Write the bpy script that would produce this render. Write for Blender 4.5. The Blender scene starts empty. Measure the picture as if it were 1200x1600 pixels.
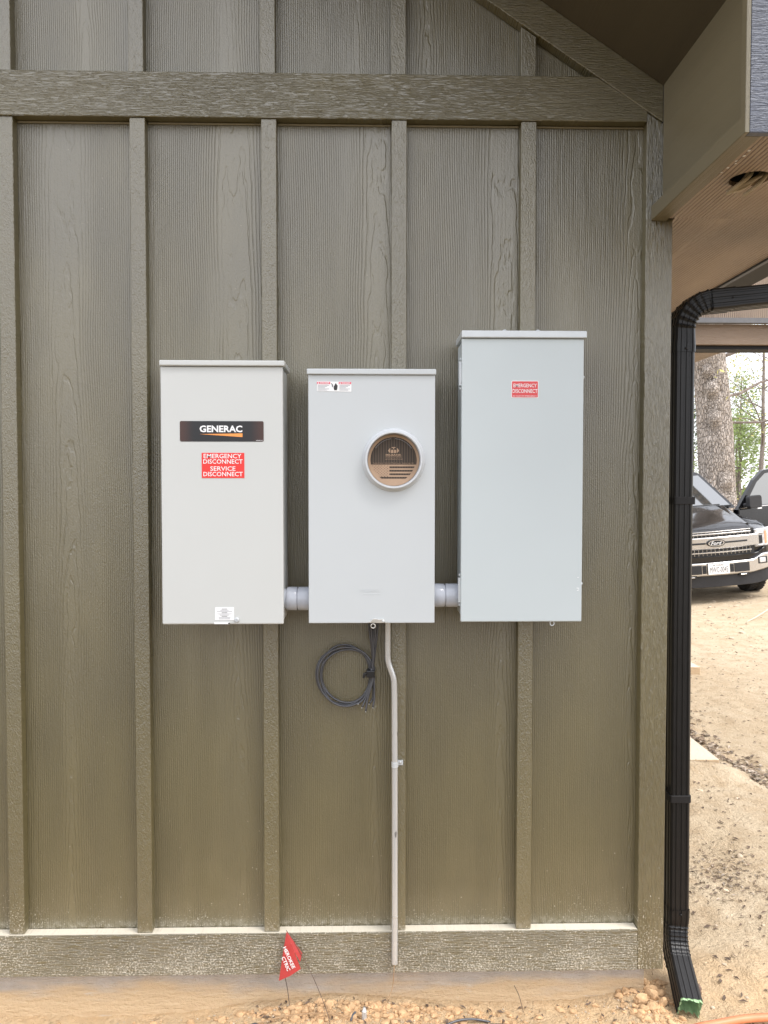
import bpy, bmesh, math, random
import numpy as np
from mathutils import Vector, Matrix, noise as mnoise
R = math.radians
random.seed(7); np.random.seed(7)
S = bpy.context.scene
COL = S.collection

# ------------------------------------------------------------------ camera, sky, sun, exposure
cam = bpy.data.cameras.new('camera'); co = bpy.data.objects.new('camera', cam); COL.objects.link(co); S.camera = co
cam.sensor_fit = 'VERTICAL'; cam.sensor_height = 36.0; cam.lens = 36.0 * 1202 / 1600
cam.clip_start = 0.05; cam.clip_end = 2000
yaw, pitch, roll = R(1.16), R(1.9), R(0.05)
fw = Vector((math.sin(yaw) * math.cos(pitch), math.cos(yaw) * math.cos(pitch), -math.sin(pitch)))
rt = Vector((math.cos(yaw), -math.sin(yaw), 0)); up = rt.cross(fw)
r2 = rt * math.cos(roll) + up * math.sin(roll); u2 = up * math.cos(roll) - rt * math.sin(roll)
m = Matrix((r2, u2, -fw)).transposed().to_4x4(); m.translation = Vector((0, -2.37, 1.6)); co.matrix_world = m

SUN_EL, SUN_AZ = R(58), R(120)           # azimuth clockwise from +y: off to the right, a little in front of the wall
w = bpy.data.worlds.new('World'); S.world = w; w.use_nodes = True
wn = w.node_tree; bg = wn.nodes['Background']
sky = wn.nodes.new('ShaderNodeTexSky'); sky.sky_type = 'NISHITA'; sky.sun_disc = False
sky.sun_elevation = SUN_EL; sky.sun_rotation = SUN_AZ
sky.air_density = 1.0; sky.dust_density = 3.0; sky.ozone_density = 1.0
mixw = wn.nodes.new('ShaderNodeMix'); mixw.data_type = 'RGBA'; mixw.inputs[0].default_value = 0.6
# thin even cloud over the blue, brighter overhead as an overcast sky is
tcw = wn.nodes.new('ShaderNodeTexCoord'); sxw = wn.nodes.new('ShaderNodeSeparateXYZ'); mrw = wn.nodes.new('ShaderNodeMapRange')
wn.links.new(tcw.outputs['Generated'], sxw.inputs[0]); wn.links.new(sxw.outputs[2], mrw.inputs[0])
mrw.inputs[1].default_value = 0.0; mrw.inputs[2].default_value = 1.0; mrw.inputs[3].default_value = 15.0; mrw.inputs[4].default_value = 16.0
vmw = wn.nodes.new('ShaderNodeVectorMath'); vmw.operation = 'SCALE'; vmw.inputs[0].default_value = (0.985, 0.99, 1.03)
wn.links.new(mrw.outputs[0], vmw.inputs['Scale']); wn.links.new(vmw.outputs[0], mixw.inputs[7])
wn.links.new(sky.outputs[0], mixw.inputs[6]); wn.links.new(mixw.outputs[2], bg.inputs[0]); bg.inputs[1].default_value = 0.1
sl = bpy.data.lights.new('sun', 'SUN'); so = bpy.data.objects.new('sun', sl); COL.objects.link(so)
sl.energy = 1.5; sl.angle = R(25); sl.color = (1, 0.975, 0.94)
sd = Vector((math.sin(SUN_AZ) * math.cos(SUN_EL), math.cos(SUN_AZ) * math.cos(SUN_EL), math.sin(SUN_EL)))
so.rotation_euler = sd.to_track_quat('Z', 'Y').to_euler(); so.location = sd * 50
S.view_settings.view_transform = 'Standard'; S.view_settings.look = 'None'
S.view_settings.gamma = 1; S.view_settings.use_curve_mapping = False
S.view_settings.exposure = 0.95

# ------------------------------------------------------------------ material helpers
class G:
    """tiny node-graph writer"""
    def __init__(s, name):
        s.m = bpy.data.materials.new(name); s.m.use_nodes = True; s.t = s.m.node_tree
        s.b = s.t.nodes['Principled BSDF']
    def n(s, kind, **kw):
        x = s.t.nodes.new(kind)
        for k, v in kw.items(): setattr(x, k, v)
        return x
    def put(s, sock, v):
        if hasattr(v, 'is_output'): s.t.links.new(v, sock)
        elif isinstance(v, (tuple, list)) and sock.type == 'RGBA' and len(v) == 3: sock.default_value = (*v, 1)
        else: sock.default_value = v
    def mth(s, op, a, b=0.0, c=0.0, clamp=False):
        x = s.n('ShaderNodeMath', operation=op, use_clamp=clamp)
        s.put(x.inputs[0], a); s.put(x.inputs[1], b); s.put(x.inputs[2], c); return x.outputs[0]
    def add(s, a, b): return s.mth('ADD', a, b)
    def mul(s, a, b): return s.mth('MULTIPLY', a, b)
    def sub(s, a, b): return s.mth('SUBTRACT', a, b)
    def vec(s, x, y, z):
        c = s.n('ShaderNodeCombineXYZ'); s.put(c.inputs[0], x); s.put(c.inputs[1], y); s.put(c.inputs[2], z); return c.outputs[0]
    def noise(s, v, scale=1.0, detail=2.0, rough=0.5, dist=0.0):
        x = s.n('ShaderNodeTexNoise'); s.put(x.inputs['Vector'], v)
        x.inputs['Scale'].default_value = scale; x.inputs['Detail'].default_value = detail
        x.inputs['Roughness'].default_value = rough; x.inputs['Distortion'].default_value = dist
        return x.outputs[0]
    def vor(s, v, scale, feature='F1'):
        x = s.n('ShaderNodeTexVoronoi', feature=feature); s.put(x.inputs['Vector'], v); x.inputs['Scale'].default_value = scale; return x.outputs[0]
    def ramp(s, v, a, b, lo=0.0, hi=1.0):
        x = s.n('ShaderNodeMapRange', interpolation_type='SMOOTHSTEP'); s.put(x.inputs[0], v)
        s.put(x.inputs[1], a); s.put(x.inputs[2], b); x.inputs[3].default_value = lo; x.inputs[4].default_value = hi; return x.outputs[0]
    def mix(s, f, a, b):
        x = s.n('ShaderNodeMix', data_type='RGBA'); s.put(x.inputs[0], f); s.put(x.inputs[6], a); s.put(x.inputs[7], b); return x.outputs[2]
    def obj(s): return s.n('ShaderNodeTexCoord').outputs['Object']
    def pos(s): return s.n('ShaderNodeNewGeometry').outputs['Position']
    def nrm(s): return s.n('ShaderNodeNewGeometry').outputs['True Normal']
    def sep(s, v):
        x = s.n('ShaderNodeSeparateXYZ'); s.put(x.inputs[0], v); return x.outputs
    def rnd(s): return s.n('ShaderNodeObjectInfo').outputs['Random']
    def bump(s, h, dist=0.002, strength=1.0):
        x = s.n('ShaderNodeBump'); s.put(x.inputs['Height'], h); x.inputs['Distance'].default_value = dist
        x.inputs['Strength'].default_value = strength; s.t.links.new(x.outputs[0], s.b.inputs['Normal'])
    def out(s, color, rough=0.5, metal=0.0, spec=0.5):
        s.put(s.b.inputs['Base Color'], color); s.put(s.b.inputs['Roughness'], rough)
        s.put(s.b.inputs['Metallic'], metal); s.b.inputs['Specular IOR Level'].default_value = spec; return s.m

def plain(name, color, rough=0.5, metal=0.0, spec=0.5, var=0.08, scale=30.0, bump=0.0, bscale=400.0):
    g = G(name); p = g.obj()
    k = g.ramp(g.noise(p, scale, 4, 0.6), 0.3, 0.7, 1 - var, 1 + var)
    c = g.n('ShaderNodeVectorMath', operation='SCALE'); c.inputs[0].default_value = color; g.put(c.inputs['Scale'], k)
    if bump: g.bump(g.noise(p, bscale, 3), bump)
    g.out(c.outputs[0], rough, metal, spec); return g.m

OLIVE = (0.103, 0.083, 0.029)
DUST = (0.66, 0.60, 0.48)
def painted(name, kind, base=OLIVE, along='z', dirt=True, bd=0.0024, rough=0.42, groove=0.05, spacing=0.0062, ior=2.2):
    """painted wood-grain siding and trim. kind: panel (plain-sawn rings), trim (short brushed grain), batten (leathery)"""
    g = G(name); o = g.sep(g.obj()); rn = g.rnd()
    X, Y, Z = o[0], o[1], o[2]
    if along == 'z': a, l = X, Z
    elif along == 'x': a, l = Z, X
    else: a, l = X, Y
    off = g.mul(rn, 37.0)
    if kind == 'panel':
        x0 = g.mul(g.sub(rn, 0.5), 0.26)
        w1 = g.sub(g.noise(g.vec(g.mul(a, 3.0), off, g.mul(l, 0.9)), 1.0, 2), 0.5)
        w2 = g.sub(g.noise(g.vec(g.mul(a, 26.0), off, g.mul(l, 7.0)), 1.0, 3), 0.5)
        w3 = g.sub(g.noise(g.vec(g.mul(a, 90.0), off, g.mul(l, 28.0)), 1.0, 2), 0.5)
        dx = g.add(g.sub(a, x0), g.mul(w1, 0.055))
        f = g.mth('SQRT', g.add(g.mul(dx, dx), 0.0003))
        q = g.mul(dx, 26.0); near = g.mth('DIVIDE', 1.0, g.add(1.0, g.mul(q, q)))
        f = g.add(f, g.mul(near, g.add(g.mul(l, 0.026), g.mul(w2, 0.016))))
        f = g.add(f, g.add(g.mul(w2, 0.0017), g.mul(w3, 0.0009)))
        ph = g.mul(f, 2 * math.pi / spacing)
        s1 = g.ramp(g.mth('SINE', ph), 0.45, 1.0)
        streak = g.noise(g.vec(g.mul(a, 300.0), off, g.mul(l, 5.0)), 1.0, 2)
        amp = g.ramp(g.noise(g.vec(g.mul(a, 9.0), g.add(off, 5.0), g.mul(l, 1.3)), 1.0, 2), 0.3, 0.65, 0.25, 1.0)
        amp = g.mul(amp, g.sub(1.0, g.mul(near, 0.5)))
        h = g.sub(g.mul(streak, 0.5), g.mul(s1, amp))
        h = g.add(h, g.mul(g.noise(g.vec(g.mul(a, 260.0), off, g.mul(l, 170.0)), 1.0, 3, 0.6), 0.5))
    elif kind == 'trim':
        n1 = g.noise(g.vec(g.mul(a, 260.0), off, g.mul(l, 26.0)), 1.0, 3, 0.6, 0.6)
        n2 = g.noise(g.vec(g.mul(a, 120.0), off, g.mul(l, 14.0)), 1.0, 2, 0.5, 1.0)
        h = g.add(g.mul(g.ramp(n1, 0.35, 0.62), 0.8), g.mul(n2, 0.7))
    else:
        n1 = g.noise(g.vec(g.mul(a, 120.0), off, g.mul(l, 45.0)), 1.0, 4, 0.6, 1.5)
        n2 = g.noise(g.vec(g.mul(a, 260.0), off, g.mul(l, 190.0)), 1.0, 2)
        h = g.add(n1, g.mul(n2, 0.5))
    g.bump(h, bd)
    big = g.noise(g.vec(g.mul(a, 5.0), off, g.mul(l, 2.2)), 1.0, 4, 0.6)
    dark = tuple(c * 0.9 for c in base); lite = tuple(min(1, c * 1.12) for c in base)
    col = g.mix(g.ramp(big, 0.3, 0.7), dark, lite)
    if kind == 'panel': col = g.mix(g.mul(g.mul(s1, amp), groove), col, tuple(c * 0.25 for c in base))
    if dirt:
        p = g.pos(); ps = g.sep(p); nz = g.sep(g.nrm())
        low = g.ramp(ps[2], 0.08, 0.75, 1.0, 0.0); low2 = g.mul(low, low)
        patch = g.add(g.noise(p, 5.0, 3), g.mul(g.sub(g.noise(p, 34.0, 2), 0.5), 0.8))
        sp = g.noise(g.vec(g.mul(ps[0], 170.0), 0.0, g.mul(ps[2], 190.0)), 1.0, 4, 0.75)
        th = g.sub(0.735, g.add(g.mul(low2, 0.235), g.mul(g.sub(patch, 0.5), 0.17)))
        spk = g.mul(g.ramp(sp, th, g.add(th, 0.10)), g.ramp(low, 0.0, 0.25))
        # sparse pale flecks higher up
        v = g.vor(g.vec(g.mul(ps[0], 1.0), 0.0, ps[2]), 46.0)
        fl = g.mul(g.ramp(v, 0.07, 0.11, 1.0, 0.0), g.ramp(g.noise(p, 19.0, 2), 0.56, 0.60))
        band = g.mul(g.ramp(ps[2], 0.226, 0.258, 0.28, 0.0), g.ramp(g.noise(p, 60.0, 4), 0.35, 0.7))
        if kind == 'trim': band = 0.0
        f = g.mth('MAXIMUM', g.mul(spk, 0.8), g.mth('MAXIMUM', g.mul(fl, g.add(0.15, g.mul(low, 0.6))), band), clamp=True)
        up_ = g.mul(g.ramp(nz[2], 0.7, 0.9), g.ramp(ps[2], 0.3, 0.6, 0.93, 0.0))
        f = g.mth('MAXIMUM', f, g.mul(up_, g.ramp(g.noise(p, 130.0, 3), 0.2, 0.4, 0.75, 1.0)))
        wash = g.mul(low2, g.ramp(g.noise(p, 9.0, 4), 0.3, 0.7, 0.02, 0.16))
        col = g.mix(wash, col, (0.40, 0.33, 0.22)); col = g.mix(f, col, DUST)
        rg = g.add(rough, g.mul(f, 0.45))
    else: rg = rough
    g.out(col, rg, 0.0, 0.5); g.b.inputs['IOR'].default_value = ior; return g.m

M = {}
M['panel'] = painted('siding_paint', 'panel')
M['trimx'] = painted('trim_paint_horizontal', 'trim', along='x', bd=0.0019)
M['trimz'] = painted('trim_paint_vertical', 'trim', along='z', bd=0.002)
M['batten'] = painted('batten_paint', 'batten', bd=0.0026)
M['return'] = painted('return_paint', 'trim', base=(0.165, 0.138, 0.082), along='z', dirt=False, bd=0.0006, ior=1.6)
M['soffit_dark'] = painted('rake_soffit_paint', 'batten', base=(0.07, 0.056, 0.032), dirt=False, bd=0.0006, rough=0.6, ior=1.45)
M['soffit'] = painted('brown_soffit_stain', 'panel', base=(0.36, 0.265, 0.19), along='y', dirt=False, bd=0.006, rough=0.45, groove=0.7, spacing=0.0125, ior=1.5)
M['slate'] = painted('slate_fascia_paint', 'trim', base=(0.075, 0.086, 0.118), along='x', dirt=False, bd=0.002, rough=0.5, ior=1.6)
M['beam'] = painted('porch_beam_stain', 'trim', base=(0.235, 0.165, 0.11), along='x', dirt=False, bd=0.001, ior=1.5)
M['shingle'] = plain('shingle', (0.05, 0.048, 0.045), 0.95, var=0.3, scale=60)
M['gray'] = plain('grey_aluminium', (0.16, 0.16, 0.165), 0.5)
M['caulk'] = plain('caulk', (0.22, 0.19, 0.125), 0.5)
M['black'] = plain('black_aluminium', (0.0110, 0.0105, 0.0105), 0.36, spec=0.35, var=0.1, bump=0.0002, bscale=60)
M['strap'] = plain('black_strap', (0.013, 0.012, 0.012), 0.6, spec=0.3)
M['green_in'] = plain('green_primer', (0.30, 0.46, 0.24), 0.5, var=0.15, scale=40)
def boxpaint(name, c):
    g = G(name); p = g.obj()
    k = g.noise(p, 3.0, 3); col = g.mix(k, tuple(x * 0.97 for x in c), tuple(x * 1.03 for x in c))
    sm = g.mul(g.ramp(g.noise(p, 24.0, 4, 0.7), 0.6, 0.78), 0.06)
    col = g.mix(sm, col, (0.45, 0.42, 0.36))
    g.bump(g.noise(p, 900.0, 2), 0.00012)
    g.out(col, g.ramp(g.noise(p, 11.0, 3), 0.3, 0.7, 0.33, 0.44), 0.0, 0.5); return g.m
M['cream'] = boxpaint('cream_powder_coat', (0.525, 0.535, 0.52))
M['grey_a'] = boxpaint('pale_grey_powder_coat', (0.50, 0.525, 0.535))
M['grey_b'] = boxpaint('cool_grey_powder_coat', (0.48, 0.525, 0.535))
M['lidm'] = plain('brushed_lid', (0.53, 0.555, 0.57), 0.3, 0.15, var=0.03)
M['pvc'] = plain('grey_pvc', (0.43, 0.45, 0.50), 0.14, var=0.04)
M['steel'] = plain('bright_steel', (0.62, 0.61, 0.58), 0.38, 0.85, var=0.15, scale=60)
g = G('galvanised_conduit'); p = g.obj(); ps = g.sep(p)
spot = g.ramp(g.noise(g.vec(g.mul(ps[0], 60.0), g.mul(ps[1], 60.0), g.mul(ps[2], 22.0)), 1.0, 3), 0.64, 0.72)
g.out(g.mix(spot, (0.62, 0.63, 0.635), (0.22, 0.22, 0.22)), 0.26, 0.5); M['emt'] = g.m
M['black_plastic'] = plain('black_cable_sheath', (0.075, 0.076, 0.084), 0.26, var=0.1)
M['copper'] = plain('bare_copper_tan', (0.42, 0.27, 0.15), 0.45, 0.3)
M['beige'] = plain('beige_cable_sheath', (0.36, 0.29, 0.19), 0.5)
M['lab_black'] = plain('black_label_vinyl', (0.012, 0.012, 0.014), 0.35, var=0.02)
g = G('black_label_brown_ends'); ps = g.sep(g.obj())
dot = g.ramp(g.mul(g.mth('SINE', g.mul(ps[0], 1400.0)), g.mth('SINE', g.mul(ps[2], 1400.0))), 0.0, 0.4, 0.4, 1.0)
g.out(g.mix(g.mul(g.ramp(g.mth('ABSOLUTE', ps[0]), 0.075, 0.118), dot), (0.012, 0.012, 0.014), (0.085, 0.032, 0.022)), 0.35); M['brand_print'] = g.m
M['lab_red'] = plain('red_label_vinyl', (0.72, 0.035, 0.03), 0.4, var=0.02)
M['lab_red2'] = plain('faded_red_label_vinyl', (0.62, 0.06, 0.065), 0.4, var=0.03)
M['lab_white'] = plain('white_label_vinyl', (0.80, 0.80, 0.80), 0.4, var=0.02)
M['lab_pink'] = plain('pinkish_red_print', (0.70, 0.12, 0.17), 0.45, var=0.05)
M['ink'] = plain('grey_ink', (0.28, 0.28, 0.30), 0.6, var=0.05)
M['ink_dark'] = plain('black_ink', (0.03, 0.03, 0.03), 0.6)
M['print_white'] = plain('white_print', (0.82, 0.82, 0.82), 0.45, var=0.01)
M['orange_print'] = plain('orange_print', (0.80, 0.30, 0.07), 0.45, var=0.05)
M['ring'] = plain('white_ring_enamel', (0.53, 0.55, 0.57), 0.25, var=0.02)
g = G('dark_printed_cardboard'); ps = g.sep(g.obj())
g.out(g.mix(g.ramp(g.mth('SINE', g.mul(ps[0], 2 * math.pi / 0.0075)), -0.6, 0.9), (0.040, 0.029, 0.021), (0.085, 0.062, 0.046)), 0.8); M['card_dark'] = g.m
M['card'] = plain('kraft_cardboard', (0.42, 0.285, 0.19), 0.8, var=0.06)
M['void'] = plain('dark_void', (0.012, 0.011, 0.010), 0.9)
M['flag'] = plain('red_flag_vinyl', (0.43, 0.042, 0.038), 0.5, var=0.08)
M['orange'] = plain('orange_flexible_tube', (0.66, 0.22, 0.10), 0.45, var=0.08)

g = G('stained_concrete'); p = g.pos(); ps = g.sep(p)
c = g.mix(g.ramp(g.noise(p, 14.0, 5, 0.65), 0.3, 0.7), (0.47, 0.42, 0.37), (0.57, 0.51, 0.45))
stain = g.ramp(g.add(g.mul(ps[2], -9.0), g.mul(g.noise(g.vec(g.mul(ps[0], 4.0), 0.0, g.mul(ps[2], 18.0)), 1.0, 4), 1.6)), 0.15, 0.85)
c = g.mix(stain, c, (0.70, 0.52, 0.32))
c = g.mix(g.mul(g.ramp(g.noise(g.vec(g.mul(ps[0], 5.0), 3.0, g.mul(ps[2], 22.0)), 1.0, 5, 0.7), 0.60, 0.72), 0.8), c, (0.70, 0.66, 0.60))
g.bump(g.add(g.mul(g.noise(g.vec(g.mul(ps[0], 14.0), 0.0, g.mul(ps[2], 60.0)), 1.0, 5, 0.65), 1.6), g.noise(p, 120.0, 5, 0.7)), 0.008)
g.out(c, 0.9); M['concrete'] = g.m
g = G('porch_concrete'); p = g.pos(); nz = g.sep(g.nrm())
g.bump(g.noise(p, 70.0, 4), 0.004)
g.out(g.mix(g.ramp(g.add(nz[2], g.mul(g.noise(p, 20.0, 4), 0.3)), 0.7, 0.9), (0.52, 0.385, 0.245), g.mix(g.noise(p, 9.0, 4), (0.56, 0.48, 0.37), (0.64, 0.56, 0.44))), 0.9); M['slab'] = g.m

g = G('sandy_dirt'); p = g.pos(); ps = g.sep(p)
n1 = g.noise(p, 0.9, 5, 0.6); n2 = g.noise(p, 9.0, 6, 0.65); n3 = g.noise(p, 75.0, 4, 0.7)
c = g.mix(g.ramp(n1, 0.35, 0.65), (0.63, 0.50, 0.34), (0.70, 0.575, 0.41))
c = g.mix(g.ramp(n2, 0.35, 0.75), c, (0.54, 0.405, 0.26))
warm = g.ramp(ps[1], 0.35, 0.0, 0.0, 0.85)                      # clay turned up along the footing
c = g.mix(g.mul(warm, g.ramp(n2, 0.2, 0.7, 0.6, 1.0)), c, (0.74, 0.52, 0.30))
c = g.mix(g.ramp(n3, 0.60, 0.76, 0.0, 0.6), c, (0.20, 0.145, 0.095))
n4 = g.noise(p, 28.0, 5, 0.7, 0.6); c = g.mix(g.ramp(n4, 0.60, 0.70, 0.0, 0.6), c, (0.27, 0.19, 0.12))
c = g.mix(g.ramp(n3, 0.22, 0.34, 0.5, 0.0), c, (0.72, 0.60, 0.44))
front = g.ramp(g.add(ps[1], g.mul(g.noise(p, 1.3, 4), 0.5)), -0.15, -0.75)      # unseen soil in front of the wall, made dark to cut bounced light
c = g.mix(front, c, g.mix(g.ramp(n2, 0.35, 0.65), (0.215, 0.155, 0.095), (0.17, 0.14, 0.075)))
woods = g.ramp(g.add(ps[1], g.mul(g.noise(p, 0.25, 3), 6.0)), 17.0, 24.0)
c = g.mix(woods, c, g.mix(n2, (0.10, 0.10, 0.035), (0.20, 0.15, 0.08)))
g.bump(g.add(g.mul(n4, 1.2), g.add(n3, g.mul(g.noise(p, 260.0, 3), 0.35))), 0.018)
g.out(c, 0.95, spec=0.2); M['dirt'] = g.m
M['clod'] = plain('clay_clod', (0.55, 0.36, 0.20), 0.95, spec=0.2, var=0.25, scale=38, bump=0.003, bscale=150)
M['pebble'] = plain('pale_pebble', (0.52, 0.42, 0.31), 0.9, spec=0.2, var=0.3, scale=25, bump=0.001, bscale=150)
M['stone'] = plain('brown_stone', (0.17, 0.115, 0.085), 0.9, var=0.25, scale=60, bump=0.002, bscale=200)
M['litter'] = plain('dead_leaf', (0.20, 0.145, 0.10), 0.8, var=0.6, scale=35)
M['litter2'] = plain('pale_dead_leaf', (0.40, 0.33, 0.26), 0.8, var=0.5, scale=35)
M['twig'] = plain('dry_twig', (0.13, 0.09, 0.065), 0.9, var=0.4)
M['string'] = plain('pale_string', (0.62, 0.54, 0.42), 0.8)
g = G('oak_bark'); p = g.obj(); ps = g.sep(p)
q = g.vec(g.mul(ps[0], 12.0), g.mul(ps[1], 12.0), g.mul(ps[2], 4.0))
n = g.noise(q, 1.6, 6, 0.7, 0.8); pl = g.vor(q, 2.2, 'DISTANCE_TO_EDGE')
c = g.mix(g.ramp(n, 0.35, 0.68), (0.46, 0.40, 0.345), (0.74, 0.66, 0.59)); c = g.mix(g.ramp(pl, 0.0, 0.09, 0.6, 0.0), c, (0.26, 0.215, 0.18))
g.bump(g.add(n, g.mul(g.ramp(pl, 0.0, 0.15), 0.8)), 0.06); g.out(c, 0.95, spec=0.1); M['bark'] = g.m
M['branch'] = plain('grey_branch', (0.24, 0.205, 0.18), 0.95, spec=0.1, var=0.3, scale=8)
def leafmat(name, c):
    g = G(name); n = g.noise(g.pos(), 1.7, 3); col = g.mix(g.ramp(n, 0.3, 0.7), tuple(x * 0.65 for x in c), tuple(x * 1.25 for x in c))
    g.out(col, 0.6, spec=0.3); tr = g.n('ShaderNodeBsdfTranslucent'); g.put(tr.inputs[0], col)
    mx = g.n('ShaderNodeMixShader'); mx.inputs[0].default_value = 0.35
    g.t.links.new(g.b.outputs[0], mx.inputs[1]); g.t.links.new(tr.outputs[0], mx.inputs[2])
    g.t.links.new(mx.outputs[0], g.t.nodes['Material Output'].inputs[0]); return g.m
M['leaf_y'] = leafmat('young_yellow_leaf', (0.50, 0.46, 0.17))
M['leaf_g'] = leafmat('spring_green_leaf', (0.26, 0.33, 0.11))
M['leaf_p'] = leafmat('pine_needle', (0.10, 0.15, 0.06))
# vehicle
M['carpaint'] = plain('black_car_paint', (0.007, 0.007, 0.008), 0.12, spec=0.45, var=0.0); 
M['carpaint'].node_tree.nodes['Principled BSDF'].inputs['Coat Weight'].default_value = 0.25
M['chrome'] = plain('satin_silver_trim', (0.56, 0.545, 0.53), 0.22, 0.9, var=0.04)
M['grille_black'] = plain('grille_plastic', (0.012, 0.012, 0.013), 0.45)
M['valance'] = plain('grey_valance_plastic', (0.032, 0.032, 0.034), 0.6, spec=0.3)
M['tyre'] = plain('tyre_rubber', (0.022, 0.021, 0.02), 0.85, bump=0.006, bscale=40)
M['lens'] = plain('headlamp_lens', (0.62, 0.62, 0.62), 0.08, 0.25, var=0.3, scale=18)
M['amber'] = plain('amber_reflector', (0.60, 0.30, 0.16), 0.2)
M['glass'] = plain('tinted_glass', (0.02, 0.026, 0.028), 0.02, spec=1.0, var=0.0)
M['glass'].node_tree.nodes['Principled BSDF'].inputs['Coat Weight'].default_value = 1.0
M['glass'].node_tree.nodes['Principled BSDF'].inputs['IOR'].default_value = 2.0

# ------------------------------------------------------------------ object helpers
FR = {}          # frame origin of every object, in the frame its thing is drawn in
def thing(name, label, cat, loc, group=None, local=False):
    o = bpy.data.objects.new(name, None); COL.objects.link(o); o.location = loc; o.empty_display_size = 0.05
    o['label'] = label; o['category'] = cat
    if group: o['group'] = group
    FR[o] = Vector((0, 0, 0)) if local else Vector(loc)
    return o
def tag(o, label, cat, group=None):
    o['label'] = label; o['category'] = cat
    if group: o['group'] = group
    return o

class MB:
    def __init__(s): s.v = []; s.f = []
    def addv(s, pts): n = len(s.v); s.v.extend([tuple(p) for p in pts]); return n
    def box(s, x0, x1, y0, y1, z0, z1):
        n = s.addv([(x, y, z) for z in (z0, z1) for y in (y0, y1) for x in (x0, x1)])
        s.f += [tuple(n + i for i in q) for q in ((0, 2, 3, 1), (4, 5, 7, 6), (0, 1, 5, 4), (2, 6, 7, 3), (0, 4, 6, 2), (1, 3, 7, 5))]; return s
    def prism(s, poly, y0, y1):
        """poly in (x,z), anticlockwise seen from -y; extruded y0 (front) .. y1 (back)"""
        k = len(poly); n = s.addv([(x, y0, z) for x, z in poly] + [(x, y1, z) for x, z in poly])
        s.f.append(tuple(n + i for i in range(k))); s.f.append(tuple(n + k + i for i in reversed(range(k))))
        for i in range(k):
            j = (i + 1) % k; s.f.append((n + i, n + k + i, n + k + j, n + j))
        return s
    def loft(s, rings, caps=True, closed=True):
        k = len(rings[0]); n = s.addv([p for r in rings for p in r])
        for a in range(len(rings) - 1):
            for i in range(k if closed else k - 1):
                j = (i + 1) % k; s.f.append((n + a * k + i, n + a * k + j, n + (a + 1) * k + j, n + (a + 1) * k + i))
        if caps:
            s.f.append(tuple(n + i for i in reversed(range(k)))); e = n + (len(rings) - 1) * k; s.f.append(tuple(e + i for i in range(k)))
        return s
    def tube(s, path, r, seg=8, caps=True):
        pts = [Vector(p) for p in path]; rr = r if isinstance(r, (list, tuple)) else [r] * len(pts)
        rings = []; ref = None
        for i, p in enumerate(pts):
            t = (pts[min(i + 1, len(pts) - 1)] - pts[max(i - 1, 0)]); t = t.normalized() if t.length > 1e-9 else Vector((0, 0, 1))
            if ref is None: ref = Vector((0, 1, 0)) if abs(t.y) < 0.9 else Vector((1, 0, 0))
            a = (ref - t * ref.dot(t)); a = a.normalized() if a.length > 1e-6 else t.orthogonal().normalized(); ref = a; b = t.cross(a)
            rings.append([p + (a * math.cos(2 * math.pi * k / seg) + b * math.sin(2 * math.pi * k / seg)) * rr[i] for k in range(seg)])
        return s.loft(rings, caps)
    def lathe_y(s, prof, c, seg=48, closed=False):
        """profile of (r, y) turned round the y axis through c=(x,z)"""
        rings = [[(c[0] + r * math.cos(2 * math.pi * k / seg), y, c[1] + r * math.sin(2 * math.pi * k / seg)) for k in range(seg)] for r, y in prof]
        if closed: rings.append(rings[0])
        return s.loft(rings, caps=not closed)
    def build(s, name, mat, parent=None, origin=None, smooth=False, bevel=0.0, bseg=2, kind=None, weld=False):
        me = bpy.data.meshes.new(name)
        if origin is None:
            a = np.array(s.v); origin = Vector(((a[:, 0].min() + a[:, 0].max()) / 2, (a[:, 1].min() + a[:, 1].max()) / 2, a[:, 2].min()))
        origin = Vector(origin)
        me.from_pydata([(p[0] - origin.x, p[1] - origin.y, p[2] - origin.z) for p in s.v], [], s.f)
        bm = bmesh.new(); bm.from_mesh(me)
        if weld: bmesh.ops.remove_doubles(bm, verts=bm.verts, dist=1e-5)
        if len(bm.faces) < 60000: bmesh.ops.recalc_face_normals(bm, faces=bm.faces)
        if bevel: bmesh.ops.bevel(bm, geom=[e for e in bm.edges if len(e.link_faces) == 2 and e.calc_face_angle(0) > 0.5], offset=bevel, segments=bseg, profile=0.5, affect='EDGES', clamp_overlap=True)
        bm.to_mesh(me); bm.free()
        if smooth:
            me.polygons.foreach_set('use_smooth', [True] * len(me.polygons))
            if smooth == 'auto': me.set_sharp_from_angle(angle=R(35))
        me.materials.append(mat)
        o = bpy.data.objects.new(name, me); COL.objects.link(o)
        if parent is not None: o.parent = parent; o.location = origin - FR[parent]
        else: o.location = origin
        FR[o] = origin
        if kind: o['kind'] = kind
        return o

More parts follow.
